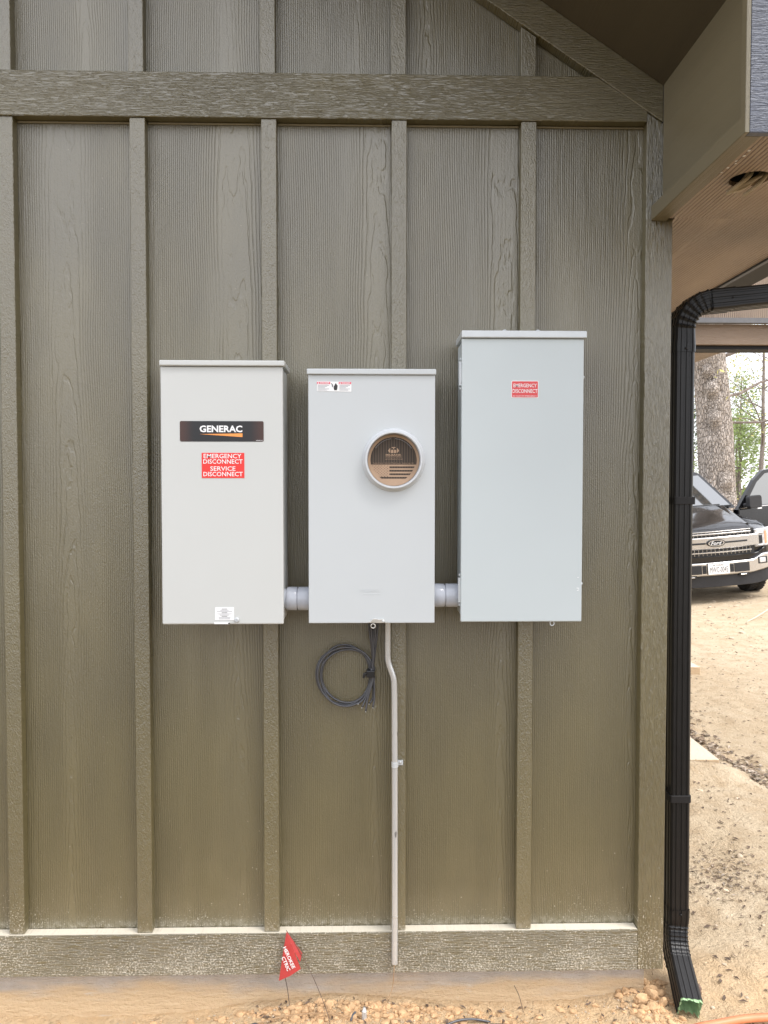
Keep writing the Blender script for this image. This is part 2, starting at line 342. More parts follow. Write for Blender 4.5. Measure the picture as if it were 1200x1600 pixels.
def text_part(name, txt, x0, x1, z0, z1, y, mat, parent, bold=0.0, shear=0.0, rot=0.0, ext=0.0):
    """flat lettering facing -y, fitted to the rectangle x0..x1, z0..z1"""
    cu = bpy.data.curves.new(name, 'FONT'); cu.body = txt; cu.offset = bold; cu.shear = shear; cu.resolution_u = 2; cu.align_x = 'CENTER'
    if ext: cu.extrude = 0.062
    to = bpy.data.objects.new(name, cu); COL.objects.link(to)
    me0 = bpy.data.meshes.new_from_object(to.evaluated_get(bpy.context.evaluated_depsgraph_get()))
    a = np.array([v.co[:] for v in me0.vertices]); mn, mx_ = a.min(0), a.max(0)
    W, H = x1 - x0, z1 - z0
    cx, cz = (x0 + x1) / 2, (z0 + z1) / 2; b = MB(); cr, sr = math.cos(rot), math.sin(rot)
    for v in a:
        px = ((v[0] - mn[0]) / (mx_[0] - mn[0]) - 0.5) * W; pz = ((v[1] - mn[1]) / (mx_[1] - mn[1]) - 0.5) * H
        b.v.append((cx + px * cr - pz * sr, y - v[2] * ext / 0.062, cz + px * sr + pz * cr))
    b.f = [tuple(p.vertices) for p in me0.polygons]
    bpy.data.objects.remove(to); bpy.data.curves.remove(cu); bpy.data.meshes.remove(me0)
    me = bpy.data.meshes.new(name); og = Vector((cx, y, cz))
    me.from_pydata([tuple(Vector(p) - og) for p in b.v], [], b.f); me.materials.append(mat)
    o = bpy.data.objects.new(name, me); COL.objects.link(o); o.parent = parent; o.location = og - FR[parent]; FR[o] = og
    return o
def rrect(x0, x1, z0, z1, r, n=4):
    P = []
    for cx, cz, a0 in ((x1 - r, z0 + r, -90), (x1 - r, z1 - r, 0), (x0 + r, z1 - r, 90), (x0 + r, z0 + r, 180)):
        for k in range(n + 1):
            a = R(a0 + 90 * k / n); P.append((cx + r * math.cos(a), cz + r * math.sin(a)))
    return P
def smooth_path(pts, n=6):
    P = [Vector(p) for p in pts]; out = []
    for i in range(len(P) - 1):
        p0, p1, p2, p3 = P[max(i - 1, 0)], P[i], P[i + 1], P[min(i + 2, len(P) - 1)]
        for k in range(n):
            t = k / n; out.append(0.5 * ((2 * p1) + (p2 - p0) * t + (2 * p0 - 5 * p1 + 4 * p2 - p3) * t * t + (3 * p1 - p0 - 3 * p2 + p3) * t ** 3))
    return out + [P[-1]]

# ------------------------------------------------------------------ the ground
def sm(a, b, x): t = np.clip((x - a) / (b - a), 0, 1); return t * t * (3 - 2 * t)
_perm = np.random.RandomState(3).rand(256, 256)
def vn(x, y):
    xi = np.floor(x).astype(int); yi = np.floor(y).astype(int); fx = x - xi; fy = y - yi
    fx = fx * fx * (3 - 2 * fx); fy = fy * fy * (3 - 2 * fy)
    a = _perm[xi % 256, yi % 256]; b = _perm[(xi + 1) % 256, yi % 256]; c = _perm[xi % 256, (yi + 1) % 256]; d = _perm[(xi + 1) % 256, (yi + 1) % 256]
    return (a * (1 - fx) + b * fx) * (1 - fy) + (c * (1 - fx) + d * fx) * fy - 0.5
TRUCK = Vector((5.07, 8.55, 0)); TROLL = 0.085
def gz(x, y):
    x = np.asarray(x, float); y = np.asarray(y, float)
    z = -0.02 + 0.03 * vn(x * 0.5 + 9, y * 0.5) + 0.014 * vn(x * 2.3, y * 2.3) + 0.012 * vn(x * 7, y * 7) + 0.007 * vn(x * 19, y * 19) + 0.004 * vn(x * 47, y * 47)
    z = z + sm(1.0, 1.3, x) * (0.012 * vn(x * 23 + 5, y * 23) + 0.010 * vn(x * 11, y * 11 + 3))
    z = z + 0.085 * np.exp(-((y - 1.86) / 0.13) ** 2) * (1 - sm(1.9, 2.25, x)) * (y < 1.89)
    near = 1 - sm(0.1, 0.5, np.abs(y))
    prof = np.interp(x, [-3, -0.8, -0.5, -0.32, -0.1, 0.12, 0.25, 0.5, 0.72, 0.84, 0.93, 1.1], [-0.05, -0.05, -0.035, -0.008, 0.012, 0.004, -0.014, -0.018, -0.012, 0.012, 0.0, -0.01])
    z = z + near * (prof + 0.01)
    tm = sm(2.5, 4.0, x) * (1 - sm(7.0, 9.0, x)) * sm(6.5, 8.5, y) * (1 - sm(15, 18, y))
    z = z * (1 - 0.6 * tm) + tm * TROLL * (x - TRUCK.x - 0.9)
    far = sm(16, 60, np.hypot(x, y)); z = z + far * 0.8 * vn(x * 0.03, y * 0.03)
    return z
def lines(*segs):
    L = []
    for a, b, st in segs: L += list(np.arange(a, b - 1e-6, st))
    return np.array(L + [segs[-1][1]])
gx = lines((-400, -60, 40), (-60, -10, 5), (-10, -1.2, 0.4), (-1.2, 1.5, 0.012), (1.5, 4, 0.035), (4, 9, 0.09), (9, 30, 0.8), (30, 100, 7), (100, 500, 50))
gy = lines((-300, -60, 40), (-60, -8, 4), (-8, -0.6, 0.3), (-0.6, 0.12, 0.012), (0.12, 2.2, 0.024), (2.2, 6, 0.05), (6, 15, 0.11), (15, 40, 1.0), (40, 120, 8), (120, 600, 60))
XX, YY = np.meshgrid(gx, gy); ZZ = gz(XX, YY)
me = bpy.data.meshes.new('ground'); nx, ny = len(gx), len(gy)
vv = np.stack([XX, YY, ZZ], -1).reshape(-1, 3)
ii = (np.arange(ny - 1)[:, None] * nx + np.arange(nx - 1)[None]).reshape(-1)
ff = np.stack([ii, ii + 1, ii + 1 + nx, ii + nx], -1)
me.vertices.add(len(vv)); me.vertices.foreach_set('co', vv.ravel()); me.loops.add(len(ff) * 4); me.loops.foreach_set('vertex_index', ff.ravel().astype(np.int32))
me.polygons.add(len(ff)); me.polygons.foreach_set('loop_start', np.arange(0, len(ff) * 4, 4, dtype=np.int32)); me.polygons.foreach_set('use_smooth', np.ones(len(ff), bool))
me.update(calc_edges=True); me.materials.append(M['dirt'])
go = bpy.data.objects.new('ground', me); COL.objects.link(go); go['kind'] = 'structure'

# ------------------------------------------------------------------ the house
house = thing('house', 'olive green board and batten gable end of the house with black trim', 'house', (0, 0, 0))
XL, SL = -2.65, 0.66
def rlo(x): return 2.829 + SL * (0.6805 - x)
def rup(x): return rlo(x) + 0.107
# battens: right edges every 0.391 m
bats = [(-1.0545 + 0.3898 * k - 0.0458, -1.0545 + 0.3898 * k) for k in range(-4, 5)]
edges = [XL] + [(a + b) / 2 for a, b in bats] + [0.905]
for a, b in zip(edges[:-1], edges[1:]):
    if b - a < 0.05: continue
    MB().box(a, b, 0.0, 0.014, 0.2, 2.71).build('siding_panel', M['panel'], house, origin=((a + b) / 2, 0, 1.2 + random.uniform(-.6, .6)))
    b2 = min(b, 0.70)
    if a < 0.68:
        poly = [(a, 2.80), (b2, 2.80), (b2, max(rlo(b2) + 0.03, 2.802)), (a, rlo(a) + 0.03)]
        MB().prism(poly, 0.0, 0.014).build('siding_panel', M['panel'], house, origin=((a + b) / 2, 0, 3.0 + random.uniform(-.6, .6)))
for k, (a, b) in enumerate(bats):
    MB().box(a, b, -0.033, -0.001, 0.226, 2.695).build('batten', M['batten'], house, bevel=0.0015, bseg=1)
    poly = [(a - 0.002, 2.8285), (b - 0.003, 2.8285), (b - 0.003, rlo(b) - 0.001), (a - 0.002, rlo(a) - 0.001)]
    if poly[2][1] > 2.83: MB().prism(poly, -0.033, -0.001).build('batten', M['batten'], house, bevel=0.0015, bseg=1)
# thin caulk fillets beside the battens
MB().prism([(XL, 2.6955), (0.8375, 2.6955), (0.8375, 2.7285), (0.681, 2.8275), (XL, 2.8275)], -0.039, -0.0015).build('frieze_board', M['trimx'], house, bevel=0.002, bseg=1)
MB().box(XL, 0.8375, -0.039, -0.0015, 0.095, 0.225).build('base_board', M['trimx'], house, bevel=0.002, bseg=1)
MB().prism([(0.838, 0.095), (0.919, 0.095), (0.919, 2.66), (0.884, 2.6935), (0.838, 2.7235)], -0.036, -0.0015).build('corner_board', M['trimz'], house, bevel=0.002, bseg=1)
MB().prism([(XL, rlo(XL)), (0.884, rlo(0.884)), (0.884, rup(0.884)), (XL, rup(XL))], -0.042, -0.0015).build('rake_board', M['trimx'], house, bevel=0.002, bseg=1)
b = MB()
for xa, xb in zip(edges[:-1], edges[1:]):
    b.box(xa + 0.024, xb - 0.024, -0.006, -0.0005, 2.689, 2.695)
b.build('caulk_line', M['caulk'], house, bevel=0.002, bseg=1)
# side wall round the corner
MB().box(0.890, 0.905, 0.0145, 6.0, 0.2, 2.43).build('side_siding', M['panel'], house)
MB().box(0.9052, 0.9185, -0.0012, 0.075, 0.095, 2.405).build('corner_board', M['trimz'], house, bevel=0.002, bseg=1)
MB().box(0.9052, 0.9185, 0.0755, 6.0, 0.095, 0.225).build('base_board', M['trimx'], house, bevel=0.002, bseg=1)
# concrete footing
b = MB(); b.box(XL, 0.874, 0.004, 6.0, -0.4, 0.199); b.build('foundation', M['concrete'], house)
# rake overhang
OV = -0.62
MB().prism([(XL, rup(XL)), (0.884, rup(0.884)), (0.884, rup(0.884) + 0.018), (XL, rup(XL) + 0.018)], OV + 0.0215, 0.01).build('rake_soffit', M['soffit_dark'], house)
MB().prism([(XL, rup(XL) - 0.012), (0.8605, rup(0.8605) - 0.012), (0.8605, rup(0.8605) + 0.16), (XL, rup(XL) + 0.16)], OV, OV + 0.021).build('rake_fascia', M['slate'], house, bevel=0.002, bseg=1)
rf = MB().prism([(XL, rup(XL) + 0.161), (1.44, rup(1.44) + 0.161), (1.44, rup(1.44) + 0.186), (XL, rup(XL) + 0.186)], OV - 0.03, 6.3).build('roof', M['shingle'], house)
b = MB()
nr = 34
for i in range(nr):                                     # overlapping shingle courses
    xa = XL + (1.44 - XL) * i / nr; xb = XL + (1.44 - XL) * (i + 1.05) / nr
    b.prism([(xa, rup(xa) + 0.187), (xb, rup(xb) + 0.190), (xb, rup(xb) + 0.196), (xa, rup(xa) + 0.190)], OV - 0.035, 6.3)
b.build('shingle_course', M['shingle'], rf, kind='stuff')
# boxed eave return to the right
MB().prism([(0.884, 2.447), (0.900, 2.447), (0.900, rup(0.9) + 0.1), (0.884, rup(0.884) + 0.1)], OV + 0.0215, -0.043).build('return_panel', M['return'], house, bevel=0.001, bseg=1)
MB().box(0.852, 0.8995, OV + 0.0215, -0.037, 2.4015, 2.4465).build('return_skirt', M['return'], house, bevel=0.002, bseg=1)
MB().prism([(0.8505, 2.4), (0.8605, 2.4), (0.8605, rup(0.8605) - 0.013), (0.8505, rup(0.8505) - 0.013)], OV - 0.002, OV + 0.0212).build('return_edge', M['return'], house, bevel=0.001, bseg=1)
MB().prism([(0.861, 2.401), (1.405, 2.401), (1.405, rup(1.405) + 0.16), (0.861, rup(0.861) + 0.16)], OV, OV + 0.021).build('return_fascia', M['slate'], house, bevel=0.002, bseg=1)
# brown grained soffit under the eave, with the opening for a light
hc, hr = (1.0, -0.345), 0.052
def soffit():
    x0, x1, y0, y1, z = 0.900, 1.404, OV + 0.022, 6.0, 2.406
    bm = MB(); n = 24
    circ = [(hc[0] + hr * math.cos(2 * math.pi * k / n), hc[1] + hr * math.sin(2 * math.pi * k / n)) for k in range(n)]
    xm0, xm1, ym1 = x0, x1, -0.05
    top = circ[0:n // 2 + 1]; bot = circ[n // 2:] + [circ[0]]
    for zz in (z, z + 0.012):
        i = bm.addv([(x, y, zz) for x, y in [(xm1, hc[1]), (xm1, ym1), (xm0, ym1), (xm0, hc[1])] + top[::-1]]); bm.f.append(tuple(range(i, i + 4 + len(top))))
        i = bm.addv([(x, y, zz) for x, y in [(xm0, hc[1]), (xm0, y0), (xm1, y0), (xm1, hc[1])] + bot[::-1]]); bm.f.append(tuple(range(i, i + 4 + len(bot))))
    bm.loft([[(x, y, z) for x, y in circ], [(x, y, z + 0.012) for x, y in circ]], caps=False)
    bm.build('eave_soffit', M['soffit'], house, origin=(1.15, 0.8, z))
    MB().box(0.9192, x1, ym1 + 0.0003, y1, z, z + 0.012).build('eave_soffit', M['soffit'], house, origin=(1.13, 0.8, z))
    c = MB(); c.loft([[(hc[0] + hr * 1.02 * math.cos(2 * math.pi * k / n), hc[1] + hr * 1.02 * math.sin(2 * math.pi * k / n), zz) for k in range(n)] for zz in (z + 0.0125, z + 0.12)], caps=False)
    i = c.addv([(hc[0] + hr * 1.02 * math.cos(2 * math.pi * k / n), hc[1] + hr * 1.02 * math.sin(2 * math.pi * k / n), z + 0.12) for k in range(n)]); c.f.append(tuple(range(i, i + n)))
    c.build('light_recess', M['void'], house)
soffit()
MB().box(1.4055, 1.424, OV, 6.0, 2.3985, 2.60).build('eave_fascia', M['slate'], house, bevel=0.002, bseg=1)
# small paint flecks on the skirt edge
for (y, dx, r) in ((-0.52, .004, .0032), (-0.49, .007, .003), (-0.46, .002, .0026), (-0.445, .008, .0022), (-0.42, .0, .0028), (-0.39, -.002, .002)):
    MB().box(0.905 + dx, 0.905 + dx + r * 2, y, y + r * 2.4, 2.4052, 2.4058).build('paint_fleck', M['lab_white'], house)

# gutter along the eave
gut = thing('gutter', 'black box gutter along the eave above the brown soffit', 'gutter', (1.48, 0, 2.40))
P = [(1.425, 2.402), (1.525, 2.402), (1.53, 2.43), (1.55, 2.47), (1.555, 2.52), (1.548, 2.522), (1.541, 2.475), (1.522, 2.435), (1.518, 2.408), (1.433, 2.408), (1.433, 2.53), (1.425, 2.53)]
MB().prism(P, OV + 0.03, 6.0).build('trough', M['strap'], gut)
MB().prism([(1.4335, 2.4085), (1.5175, 2.4085), (1.5215, 2.435), (1.54, 2.475), (1.547, 2.52), (1.4335, 2.52)], OV + 0.031, OV + 0.034).build('end_cap', M['strap'], gut)

# ------------------------------------------------------------------ downspout
ds = thing('downspout', 'black fluted metal downspout with ribbed elbows at the house corner', 'downspout', (0.9985, 0.087, 0))
def fluted(hw, hd, n=3, dep=0.0022):
    """fluted rectangle, half width hw (local u) and half depth hd (local v)"""
    pts = []; c = 0.006
    def side(p, q, nrm):
        L = [];
        for i in range(n):
            for t, d in ((0.08, 0), (0.22, 0), (0.32, 1), (0.62, 1), (0.72, 0)):
                tt = (i + t) / n; L.append((p[0] + (q[0] - p[0]) * tt - nrm[0] * d * dep, p[1] + (q[1] - p[1]) * tt - nrm[1] * d * dep))
        return L
    A, B, C_, D = (-hw + c, -hd), (hw - c, -hd), (hw, -hd + c), (hw, hd - c)
    pts += [A] + side(A, B, (0, -1)) + [B, C_] + side(C_, D, (1, 0)) + [D]
    E_, F_, G_, H_ = (hw - c, hd), (-hw + c, hd), (-hw, hd - c), (-hw, -hd + c)
    pts += [E_] + side(E_, F_, (0, 1)) + [F_, G_] + side(G_, H_, (-1, 0)) + [H_]
    return pts
sec = fluted(0.0315, 0.041)
def sweep(path, dirs_u, scale=None, section=sec):
    """path points with local u axis (v is cross of tangent and u)"""
    P = [Vector(p) for p in path]; rings = []
    for i, p in enumerate(P):
        t = (P[min(i + 1, len(P) - 1)] - P[max(i - 1, 0)]).normalized(); u = Vector(dirs_u[i] if isinstance(dirs_u, list) else dirs_u)
        u = (u - t * u.dot(t)).normalized(); v = u.cross(t); s = scale[i] if scale else 1.0
        rings.append([p + u * (a * s) + v * (-c * s) for a, c in section])
    return rings
cx, cy = 0.9985, 0.087
MB().loft(sweep([(cx + 0.006, cy, 0.20), (cx, cy, 1.15), (cx - 0.001, cy, 2.05)], (1, 0, 0)), caps=False).build('pipe', M['black'], ds, smooth='auto')
# top elbow: from vertical round to the right, ribbed on its outside
def arc(c, r, a0, a1, n, plane):
    return [(c[0] + r * math.cos(R(a0 + (a1 - a0) * k / n)) * plane[0], c[1], c[2] + r * math.sin(R(a0 + (a1 - a0) * k / n))) for k in range(n + 1)]
ec = (cx + 0.095, cy, 2.095); er = 0.095
n = 42; path = [(cx - 0.001, cy, 2.025), (cx - 0.001, cy, 2.05), (cx, cy, 2.07)]; scl = [1.07, 1.07, 1.02]; us = [(1, 0, 0)] * 3
for k in range(n + 1):
    a = 180 - 84 * k / n; t = (k / n * 7) % 1.0
    path.append((ec[0] + er * math.cos(R(a)), cy, ec[2] + er * math.sin(R(a)))); scl.append(1.0 + 0.09 * (max(0, 1 - abs(t - 0.5) * 5)))
    us.append((math.sin(R(a)) , 0, -math.cos(R(a))) if a < 150 else (math.sin(R(a)), 0, -math.cos(R(a))))
ue = []
for i, p in enumerate(path):
    q0, q1 = Vector(path[max(i - 1, 0)]), Vector(path[min(i + 1, len(path) - 1)]); t = (q1 - q0).normalized(); ue.append(tuple(Vector((t.z, 0, -t.x))))
MB().loft(sweep(path, ue, scl), caps=False).build('elbow', M['black'], ds, smooth='auto')
# pipe running on to the gutter outlet
e0 = Vector(path[-1]); sdir = Vector((1, 0.0, 0.105)).normalized(); e1 = e0 + sdir * 0.40
MB().loft(sweep([e0 - sdir * 0.002, e0 + sdir * 0.075], [(sdir.z, 0, -sdir.x)] * 2, [1.06, 1.06]), caps=False).build('collar', M['black'], ds, smooth='auto')
MB().loft(sweep([e0 + sdir * 0.02, e1], [(sdir.z, 0, -sdir.x)] * 2), caps=False).build('pipe', M['black'], ds, smooth='auto')
pts = [e1, e1 + sdir * 0.03 + Vector((0, 0, 0.004)), e1 + sdir * 0.055 + Vector((0, 0, 0.025)), e1 + sdir * 0.065 + Vector((0, 0, 0.06)), e1 + sdir * 0.065 + Vector((0, 0, 0.175))]
ue = []
for i, p in enumerate(pts):
    t = (pts[min(i + 1, 4)] - pts[max(i - 1, 0)]).normalized(); ue.append(tuple(Vector((t.z, 0, -t.x))))
MB().loft(sweep(pts, ue, [1.02] * 5), caps=False).build('elbow', M['black'], ds, smooth='auto')
for zz in (1.556, 0.598):
    b = MB(); b.loft([[(cx + dx + 0.003, cy + dy, z) for dx, dy in rrect(-0.0345, 0.0345, -0.044, 0.044, 0.006, 2)] for z in (zz - 0.012, zz + 0.012)])
    b.box(0.9186, cx - 0.03, cy + 0.042, cy + 0.0445, zz - 0.012, zz + 0.012)
    b.build('strap', M['strap'], ds, bevel=0.0012, bseg=1)
# bottom elbow: kicks out toward the yard
start = Vector((cx + 0.006, cy, 0.235)); path = [tuple(start), (cx + 0.006, cy, 0.215), (cx + 0.006, cy, 0.190)]; scl = [1.06, 1.06, 1.02]
bc = Vector((0, cy - 0.115, 0.178)); br = 0.115; nb = 40; bend = 67
for k in range(nb + 1):
    a = bend * k / nb; t = (k / nb * 7) % 1.0
    path.append((cx + 0.005 - 0.012 * k / nb, bc.y + br * math.cos(R(a)), bc.z + 0.006 - br * math.sin(R(a)))); scl.append(1.0 + 0.07 * max(0, 1 - abs(t - 0.5) * 5))
d = Vector((-0.14, -math.sin(R(bend)), -math.cos(R(bend)))).normalized(); L = Vector(path[-1])
path += [tuple(L + d * 0.01), tuple(L + d * 0.140)]; scl += [1.0, 1.04]
be = MB().loft(sweep(path, (1, 0, 0), scl), caps=False).build('elbow', M['black'], ds, smooth='auto')
# its green inside, showing at the torn mouth
ring = sweep(path, (1, 0, 0), [s * 0.955 for s in scl])
inn = MB(); rr = random.Random(5); last = []
for i, p in enumerate(ring[-1]):
    last.append(Vector(p) + d * (0.004 + rr.uniform(0, 0.006)))
inn.loft([ring[-8], ring[-4], ring[-2], last], caps=False); inn.build('mouth_lining', M['green_in'], be)
for (px, py, pz) in ((cx, cy - 0.0435, 2.035), (cx + 0.008, cy - 0.0445, 0.222), (e0.x + 0.062, cy - 0.044, e0.z + 0.005)):
    MB().lathe_y([(0.0035, py + 0.002), (0.0035, py - 0.001), (0.0015, py - 0.0025)], (px, pz), 10).build('screw', M['strap'], ds)

# ------------------------------------------------------------------ side porch behind the corner
porch = thing('porch_roof', 'brown timber porch roof edge behind the black downspout', 'porch', (1.5, 2.1, 2.4))
MB().box(0.92, 2.62, 2.10, 2.13, 2.427, 2.545).build('header_board', M['beam'], porch, bevel=0.002)
MB().box(0.92, 2.62, 2.125, 2.24, 2.405, 2.4265).build('header_beam', M['strap'], porch)
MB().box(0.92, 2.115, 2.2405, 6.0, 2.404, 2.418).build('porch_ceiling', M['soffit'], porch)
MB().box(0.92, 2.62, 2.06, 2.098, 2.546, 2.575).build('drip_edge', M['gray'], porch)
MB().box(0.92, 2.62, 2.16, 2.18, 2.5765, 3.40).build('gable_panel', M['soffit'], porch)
rr_ = MB(); n0 = rr_.addv([(0.92, 1.9, 3.4005), (2.70, 1.9, 3.4005), (2.70, 6.0, 3.9), (0.92, 6.0, 3.9), (0.92, 1.9, 3.44), (2.70, 1.9, 3.44), (2.70, 6.0, 3.94), (0.92, 6.0, 3.94)])
rr_.f += [tuple(n0 + i for i in q) for q in ((0, 1, 2, 3), (7, 6, 5, 4), (0, 4, 5, 1), (3, 2, 6, 7), (0, 3, 7, 4), (1, 5, 6, 2))]
rr_.build('roof_deck', M['shingle'], porch)
MB().box(1.775, 1.865, 2.13, 2.22, 0.055, 2.4045).build('porch_post', M['beam'], porch)
MB().box(1.775, 1.865, 5.80, 5.89, 0.055, 2.4035).build('porch_post', M['beam'], porch)
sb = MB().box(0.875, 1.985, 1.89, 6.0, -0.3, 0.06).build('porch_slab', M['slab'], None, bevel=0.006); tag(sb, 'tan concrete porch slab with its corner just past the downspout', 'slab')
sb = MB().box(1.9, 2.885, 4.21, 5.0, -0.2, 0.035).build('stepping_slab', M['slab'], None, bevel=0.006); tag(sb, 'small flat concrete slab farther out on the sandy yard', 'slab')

# ------------------------------------------------------------------ the three electrical boxes
def plate(name, x0, x1, z0, z1, y, mat, parent, r=0.002, th=0.0008):
    return MB().prism(rrect(x0, x1, z0, z1, r, 3), y - th, y + 0.0002).build(name, mat, parent)
# left: cream transfer switch
yF = -0.177
tsw = thing('transfer_switch', 'cream steel transfer switch box with black brand plate and red sticker', 'electrical box', (-0.415, -0.034, 1.206))
MB().box(-0.583, -0.2455, yF + 0.014, -0.034, 1.212, 1.938).build('body', M['cream'], tsw, bevel=0.003)
MB().box(-0.5875, -0.2425, yF, yF + 0.0135, 1.206, 1.9385).build('front_cover', M['cream'], tsw, bevel=0.004, bseg=3)
n = MB(); n.prism([(-0.588, 1.939), (-0.2365, 1.939), (-0.2365, 1.9545), (-0.588, 1.9545)], yF - 0.009, -0.034); n.build('lid', M['cream'], tsw, bevel=0.003)
pl = plate('brand_plate', -0.533, -0.2968, 1.7267, 1.7845, yF, M['brand_print'], tsw, 0.004)
text_part('lettering', 'GENERAC', -0.4775, -0.357, 1.7530, 1.7720, yF - 0.0013, M['print_white'], pl, bold=0.03)
MB().prism([(-0.4775, 1.7475), (-0.3566, 1.7395), (-0.3566, 1.7500)], yF - 0.0013, yF - 0.0007).build('stripe', M['orange_print'], pl)
text_part('lettering', '10000001042', -0.3185, -0.2995, 1.7285, 1.7312, yF - 0.0013, M['print_white'], pl)
pl = plate('warning_sticker', -0.4722, -0.3518, 1.6235, 1.6950, yF, M['lab_red'], tsw, 0.001)
for t, a, b_, c in (('EMERGENCY', -0.4665, -0.3600, 1.6795), ('DISCONNECT', -0.4675, -0.3565, 1.6640), ('SERVICE', -0.4480, -0.3770, 1.6440), ('DISCONNECT', -0.4675, -0.3565, 1.6285)):
    text_part('lettering', t, a, b_, c, c + 0.0125, yF - 0.0013, M['print_white'], pl, bold=0.006)
pl = plate('data_sticker', -0.4373, -0.3835, 1.2185, 1.2550, yF, M['lab_white'], tsw, 0.001)
rr = random.Random(1)
for k in range(9):
    z = 1.2510 - k * 0.0035; hw = rr.uniform(0.010, 0.024) if k not in (0, 3, 6) else 0.008
    MB().box(-0.4104 - hw, -0.4104 + hw, yF - 0.0012, yF - 0.0007, z - 0.0012, z).build('print_line', M['ink_dark'] if k in (0, 3, 6) else M['ink'], pl)
MB().lathe_y([(0.0068, yF + 0.001), (0.0068, yF - 0.004), (0.005, yF - 0.006), (0.0025, yF - 0.0062), (0.002, yF - 0.004)], (-0.3755, 1.2190), 20).build('latch_screw', M['lidm'], tsw, smooth='auto')
MB().box(-0.440, -0.396, yF - 0.0025, yF - 0.0005, 1.207, 1.2125).build('hasp', M['lab_white'], tsw, bevel=0.0008)
MB().box(-0.3995, -0.3945, yF - 0.0032, yF - 0.0027, 1.2085, 1.2115).build('hasp_slot', M['void'], tsw)
# middle: meter box
yF = -0.170
mtr = thing('meter_box', 'pale grey steel meter box with a round meter opening, in the middle', 'electrical box', (0.01, -0.034, 1.207))
MB().box(-0.166, 0.1855, yF + 0.012, -0.034, 1.212, 1.9165).build('body', M['grey_a'], mtr, bevel=0.003)
oc, orr = (0.0718, 1.6752), 0.0765
def cover():
    bm = MB(); n = 48; x0, x1, z0, z1 = -0.1712, 0.1903, 1.2073, 1.9172
    circ = [(oc[0] + orr * math.cos(2 * math.pi * k / n), oc[1] + orr * math.sin(2 * math.pi * k / n)) for k in range(n)]
    for y in (yF, yF + 0.011):
        i = bm.addv([(x, y, z) for x, z in [(x1, oc[1]), (x1, z1), (x0, z1), (x0, oc[1])] + circ[0:n // 2 + 1][::-1]]); bm.f.append(tuple(range(i, i + 4 + n // 2 + 1)))
        i = bm.addv([(x, y, z) for x, z in [(x0, oc[1]), (x0, z0), (x1, z0), (x1, oc[1])] + (circ[n // 2:] + [circ[0]])[::-1]]); bm.f.append(tuple(range(i, i + 4 + n // 2 + 1)))
    bm.loft([[(x, yF, z) for x, z in circ], [(x, yF + 0.011, z) for x, z in circ]], caps=False)
    E_ = [(x0, z0), (x1, z0), (x1, oc[1]), (x1, z1), (x0, z1), (x0, oc[1])]
    bm.loft([[(x, yF, z) for x, z in E_], [(x, yF + 0.011, z) for x, z in E_]], caps=False)
    bm.build('front_cover', M['grey_a'], mtr, weld=True, bevel=0.002, bseg=2)
cover()
MB().prism([(-0.1745, 1.9175), (0.1925, 1.9175), (0.1925, 1.9335), (-0.1745, 1.9335)], yF - 0.008, -0.034).build('lid', M['grey_a'], mtr, bevel=0.0025)
rg = MB().lathe_y([(0.0745, yF + 0.008), (0.0745, yF - 0.021), (0.0765, yF - 0.0245), (0.080, yF - 0.0245), (0.0825, yF - 0.021), (0.0835, yF - 0.010), (0.0885, yF - 0.004), (0.0905, yF - 0.0005), (0.0905, yF + 0.0)], oc, 72, closed=True)
rg.build('meter_ring', M['ring'], mtr, smooth='auto')
yD = yF + 0.002
dk = MB(); dk.lathe_y([(0.0735, yD + 0.004), (0.0735, yD)], oc, 64)
disc = dk.build('cover_disc', M['card'], mtr)
R_ = 0.066
def dpoly(z0, z1, r=R_, xa=-1, xb=1, n=24):
    """part of a disc of radius r between heights z0 and z1 (relative), clipped to xa..xb"""
    L = []; Rt = []
    for k in range(n + 1):
        z = z0 + (z1 - z0) * k / n; h = math.sqrt(max(r * r - z * z, 0)); L.append((oc[0] + max(-h, xa), oc[1] + z)); Rt.append((oc[0] + min(h, xb), oc[1] + z))
    return Rt + L[::-1]
MB().prism(dpoly(-0.0125, R_ - 0.0002), yD - 0.0007, yD - 0.0001).build('dark_print', M['card_dark'], disc)
for z0, xa in ((-0.0225, -0.012), (-0.0325, -0.012), (-0.0425, -0.012), (-0.0525, -0.06)):
    MB().prism(dpoly(z0, z0 + 0.0048, 0.0625, xa, 1, 6), yD - 0.0007, yD - 0.0001).build('flag_stripe', M['card_dark'], disc)
st = MB()
for j in range(9):
    for k in range(6 if j % 2 == 0 else 5):
        x = -0.0595 + (k + (0.5 if j % 2 else 0)) * 0.0085; z = -0.0165 - j * 0.0037
        if math.hypot(x, z) > 0.0625: continue
        st.prism([(oc[0] + x + (0.0015 if q % 2 == 0 else 0.0007) * math.sin(q * math.pi / 5), oc[1] + z + (0.0015 if q % 2 == 0 else 0.0007) * math.cos(q * math.pi / 5)) for q in range(10)][::-1], yD - 0.0007, yD - 0.0001)
st.build('flag_star', M['card_dark'], disc, kind='stuff')
lg = MB()
def blob(pts): lg.prism([(oc[0] + x, oc[1] + z) for x, z in pts], yD - 0.0013, yD - 0.0008)
blob([(-0.016, 0.0270), (-0.0105, 0.0205), (-0.0095, 0.0225), (-0.0095, 0.0335), (-0.0105, 0.0345)]); blob([(0.016, 0.0270), (0.0105, 0.0345), (0.0095, 0.0335), (0.0095, 0.0225), (0.0105, 0.0205)])
blob([(-0.0075, 0.0205), (-0.0008, 0.0205), (-0.0008, 0.0280), (-0.003, 0.0300), (-0.0065, 0.0290), (-0.0075, 0.0270)]); blob([(0.0008, 0.0205), (0.0075, 0.0205), (0.0075, 0.0270), (0.0065, 0.0290), (0.003, 0.0300), (0.0008, 0.0280)])
